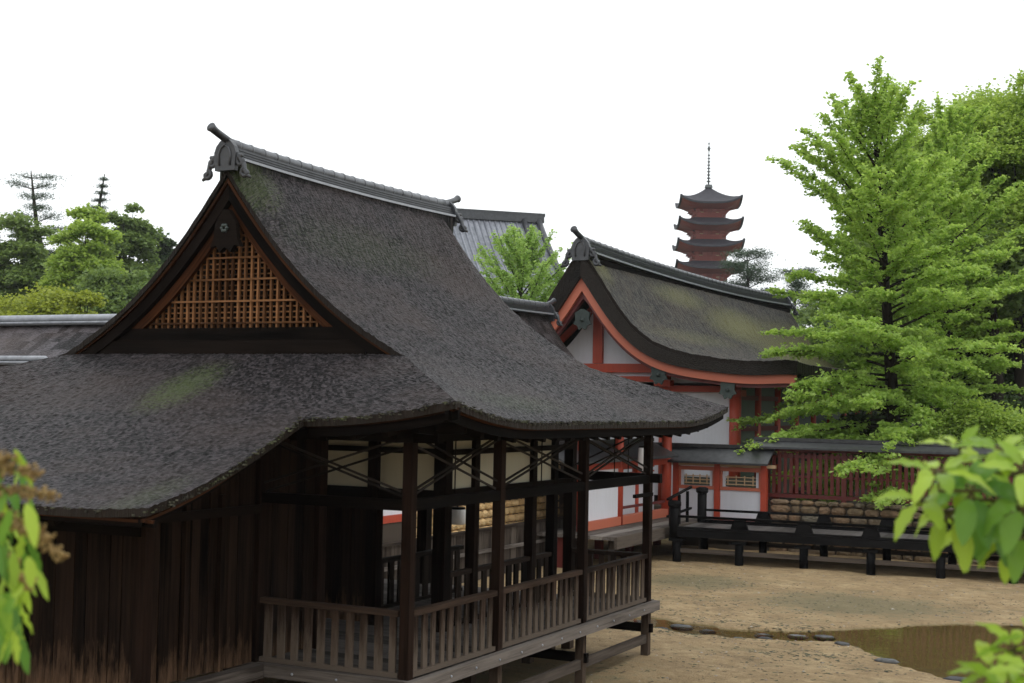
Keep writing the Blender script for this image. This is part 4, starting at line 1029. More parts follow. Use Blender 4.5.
# great tiled hall far behind
def great_hall():
    az_ = math.radians(-46); d = np.array([math.cos(az_), math.sin(az_)]); nrm_ = np.array([d[1], -d[0]])  # faces the camera
    if nrm_@np.array([-80, -40]) < 0: nrm_ = -nrm_
    R = cam.matrix_world.to_translation()
    ray = CF+CR*(537-512)/1373.3-CU*(223-341.5)/1373.3; E_ = np.array([0, 0, H])+ray*104
    zr = E_[2]; e = E_[:2]; a = e-d*19; base = ground_z(e[0], e[1])
    t_ = thing('tiled_hall', 'great grey tiled temple hall roof rising behind the trees in the distance', 'building', (float((e+a)[0]/2), float((e+a)[1]/2), float(base)))
    def P(s, n, z): q = e-d*s+nrm_*n; return (q[0], q[1], z)
    half = 9.5; drop = 7.2
    def pr(q): return zr-drop*(1-(1-q)**1.35) if False else zr-drop*(.72*q+.28*(2*q-q*q))
    mb = MB()
    for sg in (1, -1):
        D = np.linspace(0, 1, 14); S = np.linspace(-.2, 19.2, 12)
        for i in range(13):
            for j in range(11): pass
        A = [[P(s-(0 if q < .55 else (q-.55)*9*(1 if s < 5 else 0)), sg*half*q, pr(q)+(.8*max(0, q-.7)/.3 if False else 0)) for s in S] for q in D]
        mb.sheet(np.array(A), np.zeros((14, 12, 2)), .3)
    # end hip skirt on the right
    A = [[P(-.2-(q-.5)*9 if q > .5 else -.2, n*half*q, pr(q)) for n in np.linspace(-1, 1, 8)] for q in np.linspace(.5, 1, 8)]
    mb.sheet(np.array(A), np.zeros((8, 8, 2)), .3)
    ro_ = mb.build('roof', 'tile_roof', t_)
    rb_ = MB()
    for s in np.arange(0, 19, .42):
        for sg in (1,):
            rb_.tube([P(s, sg*half*q, pr(q)+.03) for q in np.linspace(0, 1, 8)], .085, 5, smooth=True)
    for k in range(1, 10):
        q0 = .5+k*.05
        rb_.tube([P(-.2-(qq-.5)*9, -half*.5+half*k/10, pr(qq)+.03) for qq in np.linspace(.5, 1, 5)], .085, 5)
    rb_.build('tile_rows', 'tile_roof', ro_)
    rg = MB(); rg.bar(P(-.5, 0, zr+.25), P(19.5, 0, zr+.25), .5, .5); rg.bar(P(-.6, 0, zr+.6), P(19.6, 0, zr+.6), .3, .25)
    for s in (-.1, 1.1):
        rg.tube([P(s, half*q, pr(q)+.25) for q in np.linspace(0, .6, 6)], .22, 6)
    rg.tube([P(-.2-(q-.5)*9, half*q, pr(q)+.25+.5*max(0, q-.85)/.15) for q in np.linspace(.55, 1.0, 7)], .2, 6)
    rg.build('ridge', 'tile', t_)
    wl = MB(); c = e-d*9.5; wl.obox((c[0], c[1], (float(base)+zr-drop)/2), (d[0], d[1], 0), (nrm_[0], nrm_[1], 0), (0, 0, 1), 20, 13, zr-drop-float(base)+.6); wl.build('wall', 'dark_wood', t_)
    gw = MB(); gw.prism([(-half*.5, zr-drop*.62), (half*.5, zr-drop*.62), (0, zr-.3)], P(.6, 0, 0), (nrm_[0], nrm_[1], 0), (0, 0, 1), (d[0], d[1], 0), .2); gw.build('gable', 'dark_wood', t_)
great_hall()

# ------------------------------------------------------------------ five storeyed pagoda on the hill
def pagoda():
    ray = CF+CR*(708.5-512)/1373.3-CU*(187-341.5)/1373.3; dep = 200; top = np.array([0, 0, H])+ray*dep
    cx, cy, zt = top; nz = math.radians(204.8); F = np.array([math.cos(nz), math.sin(nz)]); S_ = np.array([-F[1], F[0]])
    zb = zt-19.0
    t_ = thing('pagoda', 'slender red five storeyed pagoda with dark upturned roofs and a tall bronze spire', 'pagoda', (float(cx), float(cy), float(min(zb, ground_z(cx, cy)))))
    def P(a, b, z): q = np.array([cx, cy])+F*a+S_*b; return (q[0], q[1], z)
    def sq(mb, h0, z0, h1, z1, **k):
        vs = [P(-h0, -h0, z0), P(h0, -h0, z0), P(h0, h0, z0), P(-h0, h0, z0), P(-h1, -h1, z1), P(h1, -h1, z1), P(h1, h1, z1), P(-h1, h1, z1)]
        mb.add(vs, [(3, 2, 1, 0), (4, 5, 6, 7), (0, 1, 5, 4), (1, 2, 6, 5), (2, 3, 7, 6), (3, 0, 4, 7)], **k)
    eave0 = zt-2.75
    for st in range(5):
        ze = eave0-3.13*st; hw = 4.45+.17*st; rise = 2.75 if st == 0 else 1.15; hin = .12 if st == 0 else 2.15+.08*st
        mb = MB(); nr = 9; na = 13
        for side in range(4):
            def Q(u, q, low=0):
                # q 0 at eave ..1 at top, u -1..1 along the side
                h = hin+(hw-hin)*(1-q); z = ze+rise*(q**(1.55 if st == 0 else 1.2)*.85+q*.15)+1.0*abs(u)**3.0*(1-q)**2
                a, b = h, u*h
                for _ in range(side): a, b = -b, a
                return P(a, b, z-low)
            G = np.array([[Q(u, q) for u in np.linspace(-1, 1, na)] for q in np.linspace(0, 1, nr)])
            mb.sheet(G, np.zeros((nr, na, 2)), 0, smooth=False)
            A = [Q(u, 0) for u in np.linspace(-1, 1, na)]; B = [Q(u, 0, .27) for u in np.linspace(-1, 1, na)]
            q_ = np.array([F*1, S_*1, -F, -S_][side]); mb.strip(A, B, (-q_[0]*.3, -q_[1]*.3, 0))
        mb.build('roof', 'pagoda_roof', t_)
        # painted soffit with rafters and stepped brackets
        sf = MB()
        for side in range(4):
            def Qs(u, q):
                h = 2.3+.1*st+(hw-.18-2.3-.1*st)*(1-q); z = ze-.2-.5*q+1.0*abs(u)**3.0*(1-q)**2; a, b = h, u*h
                for _ in range(side): a, b = -b, a
                return P(a, b, z)
            sf.sheet(np.array([[Qs(u, q) for u in np.linspace(-1, 1, na)] for q in np.linspace(0, 1, 4)]), np.zeros((4, na, 2)), .04)
            for u in np.linspace(-.95, .95, 21):
                sf.bar(Qs(u, .02), Qs(u*.98, .98), .10, .14)
        sf.build('soffit', 'pagoda_red', t_)
        bd = MB(); hb = 1.75+.09*st; sq(bd, hb, ze-1.95, hb, ze-.6); bd.build('body', 'pagoda_red', t_)
        for side in range(4):
            br = MB()
            for u in (-.9, -.33, .33, .9):
                for k in range(3):
                    a, b = hb+.22+.28*k, u*(hb+.1*k)
                    for _ in range(side): a, b = -b, a
                    br.obox(P(a, b, ze-1.32+.2*k), (*F, 0), (*S_, 0), (0, 0, 1), .62, .62, .13)
            c4_ = [(hb+.16, 0), (0, hb+.16), (-hb-.16, 0), (0, -hb-.16)][side]; br.obox(P(*c4_, ze-1.38), (*F, 0), (*S_, 0), (0, 0, 1), .3 if side % 2 == 0 else 2*hb, 2*hb if side % 2 == 0 else .3, .16); br.build('bracket_row', 'pagoda_red', t_)
        gp = MB(); 
        for side in range(4):
            for u in (-.62, .62):
                a, b = hb+.03, u*hb
                for _ in range(side): a, b = -b, a
                gp.obox(P(a, b, ze-1.30), (*F, 0), (*S_, 0), (0, 0, 1), .5 if side % 2 else .05, .05 if side % 2 else .5, .35)
        gp.build('wall_panel', 'gold', t_)
        if st < 4:
            zf = ze-1.93; hb2 = hb+.5; fl = MB(); sq(fl, hb2, zf-.12, hb2, zf)
            for side in range(4):
                c4 = [(hb2, -hb2), (hb2, hb2), (-hb2, hb2), (-hb2, -hb2)]; a = c4[side]; b = c4[(side+1) % 4]
                fl.bar(P(*a, zf+.42), P(*b, zf+.42), .09, .09); fl.bar(P(*a, zf+.22), P(*b, zf+.22), .05, .05)
                for q in np.linspace(0, 1, 6): fl.bar(P(*lerp(np.array(a), np.array(b), q), zf), P(*lerp(np.array(a), np.array(b), q), zf+.5), .08, .08, up=(1, 0, 0))
            fl.build('balcony', 'pagoda_red', t_)
    ps = MB(); z = zt-.15; sq(ps, .55, z, .45, z+.45); ps.tube([P(0, 0, z+.4), P(0, 0, z+6.7)], [.13, .05], 8)
    for k in range(9): ps.tube([P(0, 0, z+.9+.48*k), P(0, 0, z+1.02+.48*k)], .30-.012*k, 10)
    ps.tube([P(0, 0, z+5.4), P(0, 0, z+5.8), P(0, 0, z+6.2)], [.10, .26, .06], 8); ps.tube([P(0, 0, z+6.3), P(0, 0, z+6.5), P(0, 0, z+6.75)], [.04, .15, .02], 8)
    ps.build('spire', 'bronze', t_)
    bs = MB(); gz = float(ground_z(cx, cy)); sq(bs, 3.6, gz-1, 3.4, eave0-3.13*4-1.9); bs.build('base', 'mortar', t_)
pagoda()

# ------------------------------------------------------------------ vegetation
F_GINKGO = foliage('ginkgo_leaf', (.21, .33, .06), (.46, .62, .17), .55)
F_LIGHT = foliage('light_broadleaf', (.17, .27, .05), (.42, .55, .13), .5)
F_MID = foliage('mid_broadleaf', (.09, .15, .05), (.25, .34, .11), .45)
F_DARK = foliage('dark_broadleaf', (.03, .055, .028), (.11, .165, .065), .35)
F_YELLOW = foliage('yellow_green_broadleaf', (.17, .22, .03), (.38, .43, .07), .45)
F_PINE = foliage('pine_needle', (.035, .06, .040), (.09, .14, .08), .2)
F_NEAR = foliage('glossy_leaf', (.17, .30, .02), (.42, .58, .08), .42, .30)
F_NEAR2 = foliage('dark_glossy_leaf', (.06, .17, .03), (.20, .38, .06), .4, .28)
F_FLOWER = foliage('brown_flower_spike', (.22, .14, .05), (.42, .30, .13), .2, .8)

def PX(x, y, dep):
    return np.array([0, 0, H])+(CF+CR*(x-512)/1373.3-CU*(y-341.5)/1373.3)*dep

def limb_path(p, az, el, L, curve=.0, n=7, wob=.06):
    pts = [np.array(p, float)]; e = el; a = az
    for i in range(n-1):
        d = np.array([math.cos(e)*math.cos(a), math.cos(e)*math.sin(a), math.sin(e)]); pts.append(pts[-1]+d*L/(n-1))
        e += curve/(n-1)+rnd.gauss(0, wob); a += rnd.gauss(0, wob)
    return pts

def ginkgo(label, base, height, spread, nl, lpb, size, mat, lean=(0, 0), z_low=.18, name='ginkgo_tree', el_lo=.0, el_hi=.95, group=None, trunk_r=.22, sub=13):
    t_ = thing(name, label, 'tree', tuple(float(v) for v in base), group)
    tb = MB(); n = 12
    tr = [np.array([base[0]+lean[0]*q**1.2, base[1]+lean[1]*q**1.2, base[2]-.2+(height+.2)*q]) for q in np.linspace(0, 1, n)]
    tb.tube(tr, [trunk_r*(1-q)**.8+.015 for q in np.linspace(0, 1, n)], 10); tro = tb.build('trunk', 'bark', t_)
    lb = MB(); pts = []
    for k in range(nl):
        q = z_low+(1-z_low)*((k+.5)/nl)**1.18; z = base[2]+height*q; i = q*(n-1); i0 = min(int(i), n-2); p = lerp(tr[i0], tr[i0+1], i-i0)
        az_ = k*2.399963+rnd.uniform(-.3, .3); el = lerp(el_lo, el_hi, q**1.2)+rnd.uniform(-.12, .12)
        hi = np.clip((q-.66)/.2, 0, 1)
        L = spread*lerp(.80, .80*(1-q)**.33+.12, hi)*rnd.uniform(.58, 1.3)*(.75 if q < .42 and math.sin(az_) < -.25 else (1.25 if q < .4 else 1))
        path = limb_path(p, az_, el, L, curve=-.35 if q < .6 else .05)
        lb.tube(path, [max(.008, .05*(1-j/7)*(L/spread)) for j in range(7)], 5)
        P_ = np.array(path)
        for j in range(int(sub*L/spread)+4):
            s_ = (.18+.82*(j+rnd.random())/(int(sub*L/spread)+4))*(len(P_)-1); i1 = min(int(s_), len(P_)-2); q0 = lerp(P_[i1], P_[i1+1], s_-i1)
            dd_ = P_[i1+1]-P_[i1]; dd_ /= np.linalg.norm(dd_); a2 = math.atan2(dd_[1], dd_[0])+rnd.choice((-1, 1))*rnd.uniform(.35, 1.1); e2 = math.asin(max(-1, min(1, dd_[2])))*.8+rnd.uniform(-.25, .25)
            l2 = L*lerp(.30, .15, hi)*rnd.uniform(.5, 1.2)*(1.15-s_/(len(P_)-1)*.6); sp = limb_path(q0, a2, e2, l2, curve=-.3, n=4, wob=.1)
            sp_ = np.array(sp); m_ = int(lpb*(.4+l2/(spread*.3)*.8)*lerp(1, .62, hi)); u = rng.random(m_)*(len(sp_)-1); ii = np.minimum(u.astype(int), len(sp_)-2)
            c = sp_[ii]+(sp_[ii+1]-sp_[ii])*(u-ii)[:, None]
            pts.append(c+rng.normal(0, 1, (m_, 3))*np.array([.075, .075, .04])*spread/4.2)
        m_ = int(lpb*2.2); u = (.3+.7*rng.random(m_))*(len(P_)-1); ii = np.minimum(u.astype(int), len(P_)-2); c = P_[ii]+(P_[ii+1]-P_[ii])*(u-ii)[:, None]
        pts.append(c+rng.normal(0, 1, (m_, 3))*.09*spread/4.2)
    lb.build('limbs', 'bark', tro)
    V = leaf_quads(np.concatenate(pts), size, .35); quads_obj('crown', V, mat, t_)
    return t_

def broadleaf(label, base, top, R, nc, cr, per, size, mat, name='broadleaf_tree', group=None, trunk_r=.25, bottom=.25, cat='tree', seed=None):
    """crown of leafy clumps in an ellipsoid from bottom*height to top"""
    base = np.array(base, float); hgt = top-base[2]
    t_ = thing(name, label, cat, tuple(float(v) for v in base), group)
    zc = base[2]+hgt*(bottom+1)/2; Rz = hgt*(1-bottom)/2-cr*.5
    tb = MB(); tr = [base+np.array([0, 0, -.2]), base+np.array([.1, -.05, hgt*.3]), base+np.array([-.05, .1, hgt*.62]), base+np.array([0, 0, hgt*.85])]
    tb.tube(tr, [trunk_r, trunk_r*.8, trunk_r*.5, trunk_r*.15], 9); tro = tb.build('trunk' if cat == 'tree' else 'stem', 'bark', t_)
    lb = MB(); pts = []
    for k in range(nc):
        ph = math.acos(1-2*(k+.5)/nc*.93); th = k*2.399963+rnd.uniform(-.4, .4); r = rnd.uniform(.62, 1.0) if rnd.random() < .72 else rnd.uniform(.15, .55)
        c = np.array([base[0]+R*r*math.sin(ph)*math.cos(th), base[1]+R*r*math.sin(ph)*math.sin(th), zc+Rz*r*math.cos(ph)])
        if k % 2 == 0:
            a = lerp(tr[1], tr[3], min(1, max(0, (c[2]-base[2])/hgt-.25))); md = lerp(a, c, .5)+np.array([0, 0, -.1*R]); lb.tube([a, md, c], [trunk_r*.28, trunk_r*.16, .02], 5)
        rc = cr*rnd.uniform(.65, 1.3); m_ = int(per*(rc/cr)**2)
        d = rng.normal(size=(m_, 3)); d /= np.linalg.norm(d, axis=1, keepdims=True); d[:, 2] = np.where(d[:, 2] < -.35, -d[:, 2]*.6, d[:, 2])
        rr = rc*(rng.random(m_)**.35)*(1+.25*rng.normal(size=m_)*.6)
        lump = 1+.22*np.sin(d[:, 0]*5+k)*np.sin(d[:, 1]*6+2*k)
        pts.append(c+d*(rr*lump)[:, None]*np.array([1.05, 1.05, .72]))
    lb.build('limbs' if cat == 'tree' else 'twigs', 'bark', tro)
    quads_obj('crown' if cat == 'tree' else 'foliage', leaf_quads(np.concatenate(pts), size, .45), mat, t_)
    return t_

def pine(label, base, height, spread, layers, mat, size=.28, lean=(0, 0), per=420, zlow=.45, cone=False, name='pine_tree', group=None):
    t_ = thing(name, label, 'tree', tuple(float(v) for v in base), group); base = np.array(base, float); n = 10
    tr = [base+np.array([lean[0]*q+.03*height*math.sin(q*7), lean[1]*q, -.3+(height+.3)*q]) for q in np.linspace(0, 1, n)]
    tb = MB(); tb.tube(tr, [.02*height*(1-q)**.7+.03 for q in np.linspace(0, 1, n)], 8); tro = tb.build('trunk', 'bark', t_); lb = MB(); pts = []
    for k in range(layers):
        q = zlow+(1-zlow)*(k+.3)/layers; i = q*(n-1); i0 = min(int(i), n-2); p = lerp(tr[i0], tr[i0+1], i-i0)
        for j in range(6 if cone else 2):
            a = k*(1.7 if cone else 2.6)+j*(2*PI/(6 if cone else 2))+rnd.uniform(-.4, .4); L = spread*((1-q)/(1-zlow)+.08 if cone else rnd.uniform(.45, 1.0)*(1-.45*(q-zlow)/(1-zlow)))
            path = limb_path(p, a, -.15 if cone else rnd.uniform(.0, .4), L, curve=.3, n=5); lb.tube(path, [.05, .04, .03, .02, .01], 4); P_ = np.array(path)
            m_ = int(per*L/spread)+10; u = ((.2 if cone else .5)+(.8 if cone else .5)*rng.random(m_))*(len(P_)-1); ii = np.minimum(u.astype(int), len(P_)-2); c = P_[ii]+(P_[ii+1]-P_[ii])*(u-ii)[:, None]
            pts.append(c+rng.normal(0, 1, (m_, 3))*(np.array([.12, .12, .05]) if cone else np.array([.17, .17, .045]))*spread)
    lb.build('limbs', 'bark', tro); quads_obj('crown', leaf_quads(np.concatenate(pts), size, .5, .35), mat, t_)
    return t_

# the big ginkgo over the fence and its neighbours
ginkgo('tallest bright green ginkgo with feathery upswept branches, overhanging the picket fence', (37.4, 7.3, 0), 11.7, 3.8, 140, 80, .105, F_GINKGO, lean=(-.2, .75), z_low=.18, el_lo=-.24, el_hi=1.0, sub=12)
ginkgo('second bright ginkgo with upswept branches close behind the tall one, right of it', (*PX(948, 341, 43)[:2], 0), float(PX(948, 128, 43)[2]), 3.6, 84, 66, .12, F_GINKGO, z_low=.32, el_lo=.1, el_hi=1.0, sub=11)
ginkgo('small bright feathery tree rising between the stage roof and the vermilion hall', (*PX(519, 400, 58)[:2], 0), float(PX(519, 250, 58)[2]), 3.9, 100, 60, .11, foliage('young_leaf', (.24, .38, .10), (.44, .60, .20), .5), z_low=.40, el_lo=.45, el_hi=1.0, name='young_tree', trunk_r=.15, sub=9)
def at(px, dep): p = PX(px, 341, dep); return (float(p[0]), float(p[1]), float(ground_z(p[0], p[1])))
def topz(px, py, dep): return float(PX(px, py, dep)[2])
broadleaf('large light green camphor tree filling the right edge behind the ginkgo', at(1018, 50), topz(1018, 52, 50), 4.9, 170, 1.1, 1500, .135, F_LIGHT, bottom=.28)
broadleaf('light green leafy tree standing directly behind the ginkgo crown', at(948, 52), topz(948, 100, 52), 3.3, 90, 1.0, 1400, .135, F_LIGHT, bottom=.30)
broadleaf('dark evergreen tree in the shade beyond the round shrub', at(985, 58), topz(985, 150, 58), 5.6, 90, 1.7, 800, .24, F_DARK, bottom=.12, trunk_r=.35)
broadleaf('dark shaded tree low at the right edge of the picture', at(1075, 60), topz(1075, 170, 60), 5.8, 80, 1.8, 700, .26, F_DARK, bottom=.10, trunk_r=.35)
broadleaf('mid green tree low behind the middle of the ginkgo', at(885, 62), topz(885, 255, 62), 4.2, 44, 1.3, 600, .24, F_MID, bottom=.1)
broadleaf('pale grey green tree just right of the far end of the vermilion hall ridge', at(826, 75), topz(826, 284, 75), 2.4, 34, .8, 500, .17, F_MID, bottom=.2)
broadleaf('rounded fresh green shrub behind the picket fence at right', at(988, 34.9), topz(988, 396, 34.9), 1.35, 60, .55, 800, .09, F_LIGHT, name='round_shrub', cat='shrub', bottom=.15, trunk_r=.08)
broadleaf('lower dark green shrub behind the fence left of the round shrub', at(925, 41), topz(925, 425, 41), 1.5, 26, .5, 480, .12, F_MID, name='shrub', cat='shrub', bottom=.1, trunk_r=.08)
for px, dep, tp, r_, lb_ in ((1035, 44, 395, 2.0, 'dark shrub behind the fence under the right hand trees'), (880, 47, 405, 2.2, 'dark shrub behind the fence below the ginkgo trunk')):
    broadleaf(lb_, at(px, dep), topz(px, tp, dep), r_, 28, .7, 480, .15, F_DARK, name='shrub', cat='shrub', bottom=.05, trunk_r=.08)
for px, dep, lb_ in ((930, 46, 'bare dark trunk deep in the shade right of the ginkgo'), (1000, 47, 'thick dark trunk at the right, above the round shrub')):
    b_ = at(px, dep); ttx = thing('shaded_tree', lb_, 'tree', b_); mb = MB(); mb.tube([(b_[0], b_[1], -.2), (b_[0]+.1, b_[1], 3), (b_[0], b_[1]+.2, 6), (b_[0], b_[1]+.4, 9)], [.32, .26, .22, .12], 10); mb.build('trunk', 'bark', ttx)
    c_ = np.array([b_[0], b_[1]+.3, 8.6]); d = rng.normal(size=(9000, 3)); d /= np.linalg.norm(d, axis=1, keepdims=True); d *= (rng.random((9000, 1))**.4)*np.array([2.6, 2.6, 1.8]); quads_obj('crown', leaf_quads(c_+d, .2, .4), F_MID, ttx)

# pines by the pagoda
pine('dark pine beside the pagoda, the taller of the two', at(757, 125), topz(757, 252, 125)-at(757, 125)[2], 3.6, 11, F_PINE, .22, (-1.0, .8), 1500, .50, group=None)
pine('smaller pine right of the pagoda above the hall ridge', at(790, 118), topz(790, 268, 118)-at(790, 118)[2], 2.8, 9, F_PINE, .22, (.6, -.5), 1100, .5)

# wooded slope at the left
GL = 'trees on the wooded slope at left'
for px, tp, wpx, dep, mt, nm_, lb_ in (
    (20, 212, 66, 90, F_MID, 'broadleaf_tree', 'rounded mid green tree at the left edge below the leaning pine'),
    (82, 203, 66, 84, F_LIGHT, 'broadleaf_tree', 'full light green tree left of the stage gable, tallest rounded crown'),
    (122, 192, 56, 97, F_MID, 'broadleaf_tree', 'mid green tree right of the small fir'),
    (158, 222, 44, 105, F_DARK, 'broadleaf_tree', 'dark bluish tree touching the stage gable slope'),
    (-28, 230, 70, 96, F_MID, 'broadleaf_tree', 'mid green tree cut off by the left picture edge'),
    (210, 262, 70, 100, F_MID, 'broadleaf_tree', 'tree mostly hidden behind the stage gable'),
    (55, 250, 80, 105, F_DARK, 'broadleaf_tree', 'dark tree filling the gap behind the light green tree'),
    (115, 258, 80, 80, F_MID, 'broadleaf_tree', 'low mid green tree in front of the dark bluish tree'),
    (38, 276, 88, 72, F_YELLOW, 'broadleaf_tree', 'low yellow green tree just above the pale roof ridge'),
    (82, 288, 50, 69, F_YELLOW, 'broadleaf_tree', 'small yellow green tree above the ridge nearest the stage gable'),
    (-22, 284, 70, 74, F_YELLOW, 'broadleaf_tree', 'yellow green tree at the very left edge above the ridge')):
    r_ = wpx/2/1373*dep*1.0; bz = at(px, dep)
    broadleaf(lb_, bz, topz(px, tp, dep), r_*1.0, 80, r_*.46, 620, .0028*dep, mt, group=GL, bottom=.12, trunk_r=.25)
pine('tall leaning pine with sparse tiers standing out of the slope at left', at(88, 95), topz(20, 168, 95)-at(88, 95)[2], 2.5, 8, F_PINE, .17, (-2.0, 4.2), 1000, .62)
pine('small pointed fir between the two rounded crowns at left', at(96, 100), topz(95, 172, 100)-at(96, 100)[2], 1.5, 14, F_PINE, .16, (0, 0), 240, .55, cone=True, name='fir_tree')

# ------------------------------------------------------------------ leaves close to the camera
def blade(mb, base, d, nrm_, L, Wd, droop=.25, fold=.18, nseg=7):
    d = d/np.linalg.norm(d); nrm_ = nrm_-d*(nrm_@d); nrm_ /= np.linalg.norm(nrm_); s_ = np.cross(d, nrm_); vs = []; fs = []
    p = np.array(base, float); dd_ = d.copy()
    for i in range(nseg+1):
        q = i/nseg; w_ = Wd*.5*(math.sin(PI*min(1, q*.97+.015)**.78))**.85*(1 if q < .99 else 0)+.0006
        n2_ = np.cross(s_, dd_); n2_ /= np.linalg.norm(n2_); n2_ = n2_ if n2_@nrm_ > 0 else -n2_
        for u in (-1, -.5, 0, .5, 1): vs.append(p+s_*w_*u+n2_*abs(u)*w_*fold+n2_*.002*math.sin(q*18+u*3)*abs(u))
        p = p+dd_*L/nseg; dd_ = dd_+np.array([0, 0, -droop/nseg*1.6]); dd_ /= np.linalg.norm(dd_)
    for i in range(nseg):
        for j in range(4): fs.append((i*5+j, i*5+j+1, (i+1)*5+j+1, (i+1)*5+j))
    mb.add(vs, fs, smooth=True, r=rnd.random())
UP = np.array([0, 0, 1.])
def rosette(mb, tw, c, axis, n, L, Wd, open_=1.2, droop=.4, roll0=0):
    axis = axis/np.linalg.norm(axis); a = np.cross(axis, UP); a /= np.linalg.norm(a); b = np.cross(axis, a)
    for k in range(n):
        th = roll0+2*PI*k/n+rnd.uniform(-.25, .25); op = open_+rnd.uniform(-.25, .2); r_ = a*math.cos(th)+b*math.sin(th)
        d = axis*math.cos(op)+r_*math.sin(op); l_ = L*rnd.uniform(.75, 1.15)
        tw.tube([c, c+d*.012], .0018, 5); blade(mb, c+d*.012, d, axis*.8+UP*.3-r_*.2, l_, Wd*l_/L, droop*rnd.uniform(.5, 1.5))
def shrub(label, base, rosettes, mat_leaf, name, dark=None):
    t_ = thing(name, label, 'shrub', base); lv = MB(); dk_ = MB(); tw = MB(); base = np.array(base, float)
    top = np.mean([r[0] for r in rosettes], axis=0); hub = top+CR*.16-UP*.02
    tw.tube([base+np.array([0, 0, -.1]), lerp(base, hub, .5)+np.array([.03, .02, 0]), hub], [.012, .008, .005], 8)
    for (c, axis, n, L, Wd, op, dr, dkf) in rosettes:
        rosette(dk_ if dkf else lv, tw, c, axis, n, L, Wd, op, dr)
        m_ = lerp(hub, c, .55)+np.array([0, 0, .0]); tw.tube([hub, m_, c-axis/np.linalg.norm(axis)*.03, c], [.004, .003, .0022, .002], 6)
    tw.build('stem', 'twig', t_); lv.build('young_leaves', mat_leaf, t_)
    if dk_.v: dk_.build('old_leaves', F_NEAR2, t_)
    return t_
Bk = -CF
RO = []
for (x, y, dep, n, L, Wd, op, dr, dkf, ax) in (
    (938, 472, 1.90, 6, .066, .023, 1.45, .5, 0, UP*.8+Bk*.35-CR*.15),
    (960, 448, 2.0, 5, .052, .018, 1.3, .3, 0, UP*.9+Bk*.3),
    (1003, 450, 1.90, 6, .060, .022, 1.4, .4, 0, UP*.8+Bk*.4),
    (922, 500, 1.95, 5, .062, .022, 1.5, .5, 0, UP*.6+Bk*.4-CR*.3),
    (1026, 472, 1.85, 6, .065, .024, 1.4, .5, 0, UP*.6+Bk*.6),
    (980, 470, 2.0, 5, .055, .020, 1.4, .5, 0, UP*.7+Bk*.5),
    (972, 492, 1.92, 6, .070, .030, 1.6, 1.1, 1, UP*.4+Bk*.8),
    (1000, 500, 1.98, 7, .072, .031, 1.7, 1.3, 1, UP*.3+Bk*.9),
    (950, 515, 1.95, 6, .066, .027, 1.7, 1.4, 0, UP*.3+Bk*.8-CR*.3),
    (1025, 505, 1.9, 7, .072, .031, 1.6, 1.3, 1, UP*.3+Bk*.8),
    (985, 522, 2.05, 6, .062, .028, 1.7, 1.5, 1, UP*.2+Bk*.9),
    (1030, 535, 2.0, 6, .065, .028, 1.7, 1.5, 1, UP*.2+Bk*.9),
    (968, 535, 2.05, 5, .055, .024, 1.7, 1.6, 0, UP*.2+Bk*.9),
    (1008, 545, 2.05, 4, .055, .024, 1.7, 1.6, 0, UP*.2+Bk*.9)):
    RO.append((PX(x, y, dep), ax, n, L, Wd, op, dr, dkf))
bb = PX(1130, 690, 1.95); shrub('out of focus shrub with whorls of glossy bright green leaves close at the right edge', (float(bb[0]), float(bb[1]), 0), RO, F_NEAR, 'leafy_shrub')
RO = []
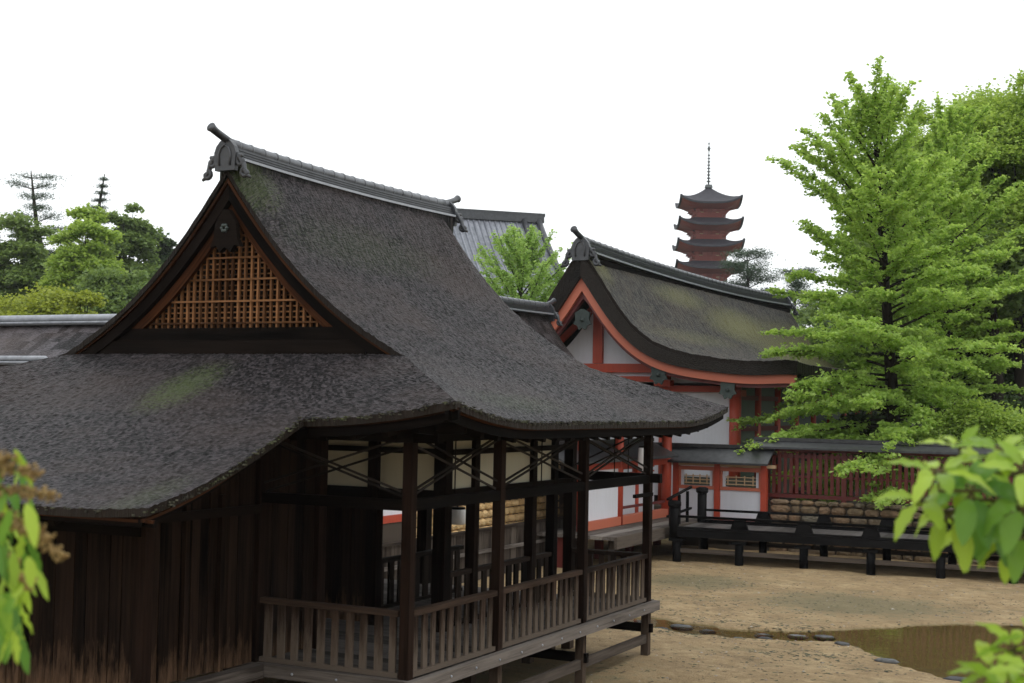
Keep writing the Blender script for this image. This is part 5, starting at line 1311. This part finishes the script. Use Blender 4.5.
for (x, y, dep, n, L, Wd, op, dr, dkf, ax) in (
    (1015, 652, 1.8, 6, .06, .019, 1.4, .5, 0, UP*.8+Bk*.3), (992, 672, 1.8, 6, .055, .018, 1.4, .5, 0, UP*.7+Bk*.3-CR*.3),
    (1035, 675, 1.7, 6, .065, .022, 1.4, .5, 0, UP*.8+Bk*.4), (1005, 692, 1.75, 7, .06, .02, 1.4, .5, 0, UP*.8+Bk*.4), (1040, 640, 1.8, 5, .055, .018, 1.3, .4, 0, UP*.9+Bk*.2)):
    RO.append((PX(x, y, dep), ax, n, L, Wd, op, dr, dkf))
bb = PX(1020, 740, 1.6); shrub('blurred lower shrub of narrow bright leaves in the bottom right corner', (float(bb[0]), float(bb[1]), 0), RO, F_NEAR, 'leafy_shrub')
# drooping branch at the left
lt = PX(-60, 700, 1.75); hs = thing('hanging_shrub', 'blurred shrub with drooping green leaves and brown flower spikes at the left edge', 'shrub', (float(lt[0]), float(lt[1]), 0))
lv = MB(); tw = MB(); top = PX(-70, 450, 1.75); tw.tube([np.array([lt[0], lt[1], -.1]), lerp(np.array([lt[0], lt[1], 0]), top, .6)+np.array([.02, .03, 0]), top], [.025, .018, .010], 8)
fl = MB()
lv2 = MB()
for k in range(170):
    y = rnd.uniform(466, 655); x = rnd.uniform(-60, 34-abs(y-545)*.12); c = PX(x, y-18, rnd.uniform(1.55, 1.95)); d = -UP*rnd.uniform(.7, 1.2)+CR*rnd.uniform(-.5, .7)+Bk*rnd.uniform(-.3, .4)
    blade(lv if k % 2 else lv2, c, d, Bk*rnd.uniform(.1, 1)+CR*rnd.uniform(-1, 1)+UP*rnd.uniform(-.2, .8), rnd.uniform(.035, .06), rnd.uniform(.010, .017), .5)
for (a, b) in (((-30, 470), (40, 478)), ((-25, 495), (55, 500)), ((-20, 505), (62, 562)), ((-20, 470), (10, 462)), ((0, 520), (48, 545)), ((-20, 540), (30, 590))):
    A = PX(a[0], a[1], 1.7); B = PX(b[0], b[1], 1.68); tw.tube([top, A, lerp(A, B, .6)+UP*.008, B], [.004, .003, .002, .001], 5)
    for q in np.linspace(.1, 1, 110):
        c = lerp(A, B, q)+UP*.008*(1-abs(q-.6))+rng.normal(0, .0045, 3); s_ = rnd.uniform(.0015, .004); fl.obox(c, (1, 0, 0), (0, .8, .6), (0, -.6, .8), s_, s_, s_*1.5)
tw.build('stem', 'twig', hs); lv.build('leaves', F_NEAR2, hs); lv2.build('young_leaves', F_NEAR, hs); fl.build('flower_spikes', F_FLOWER, hs)
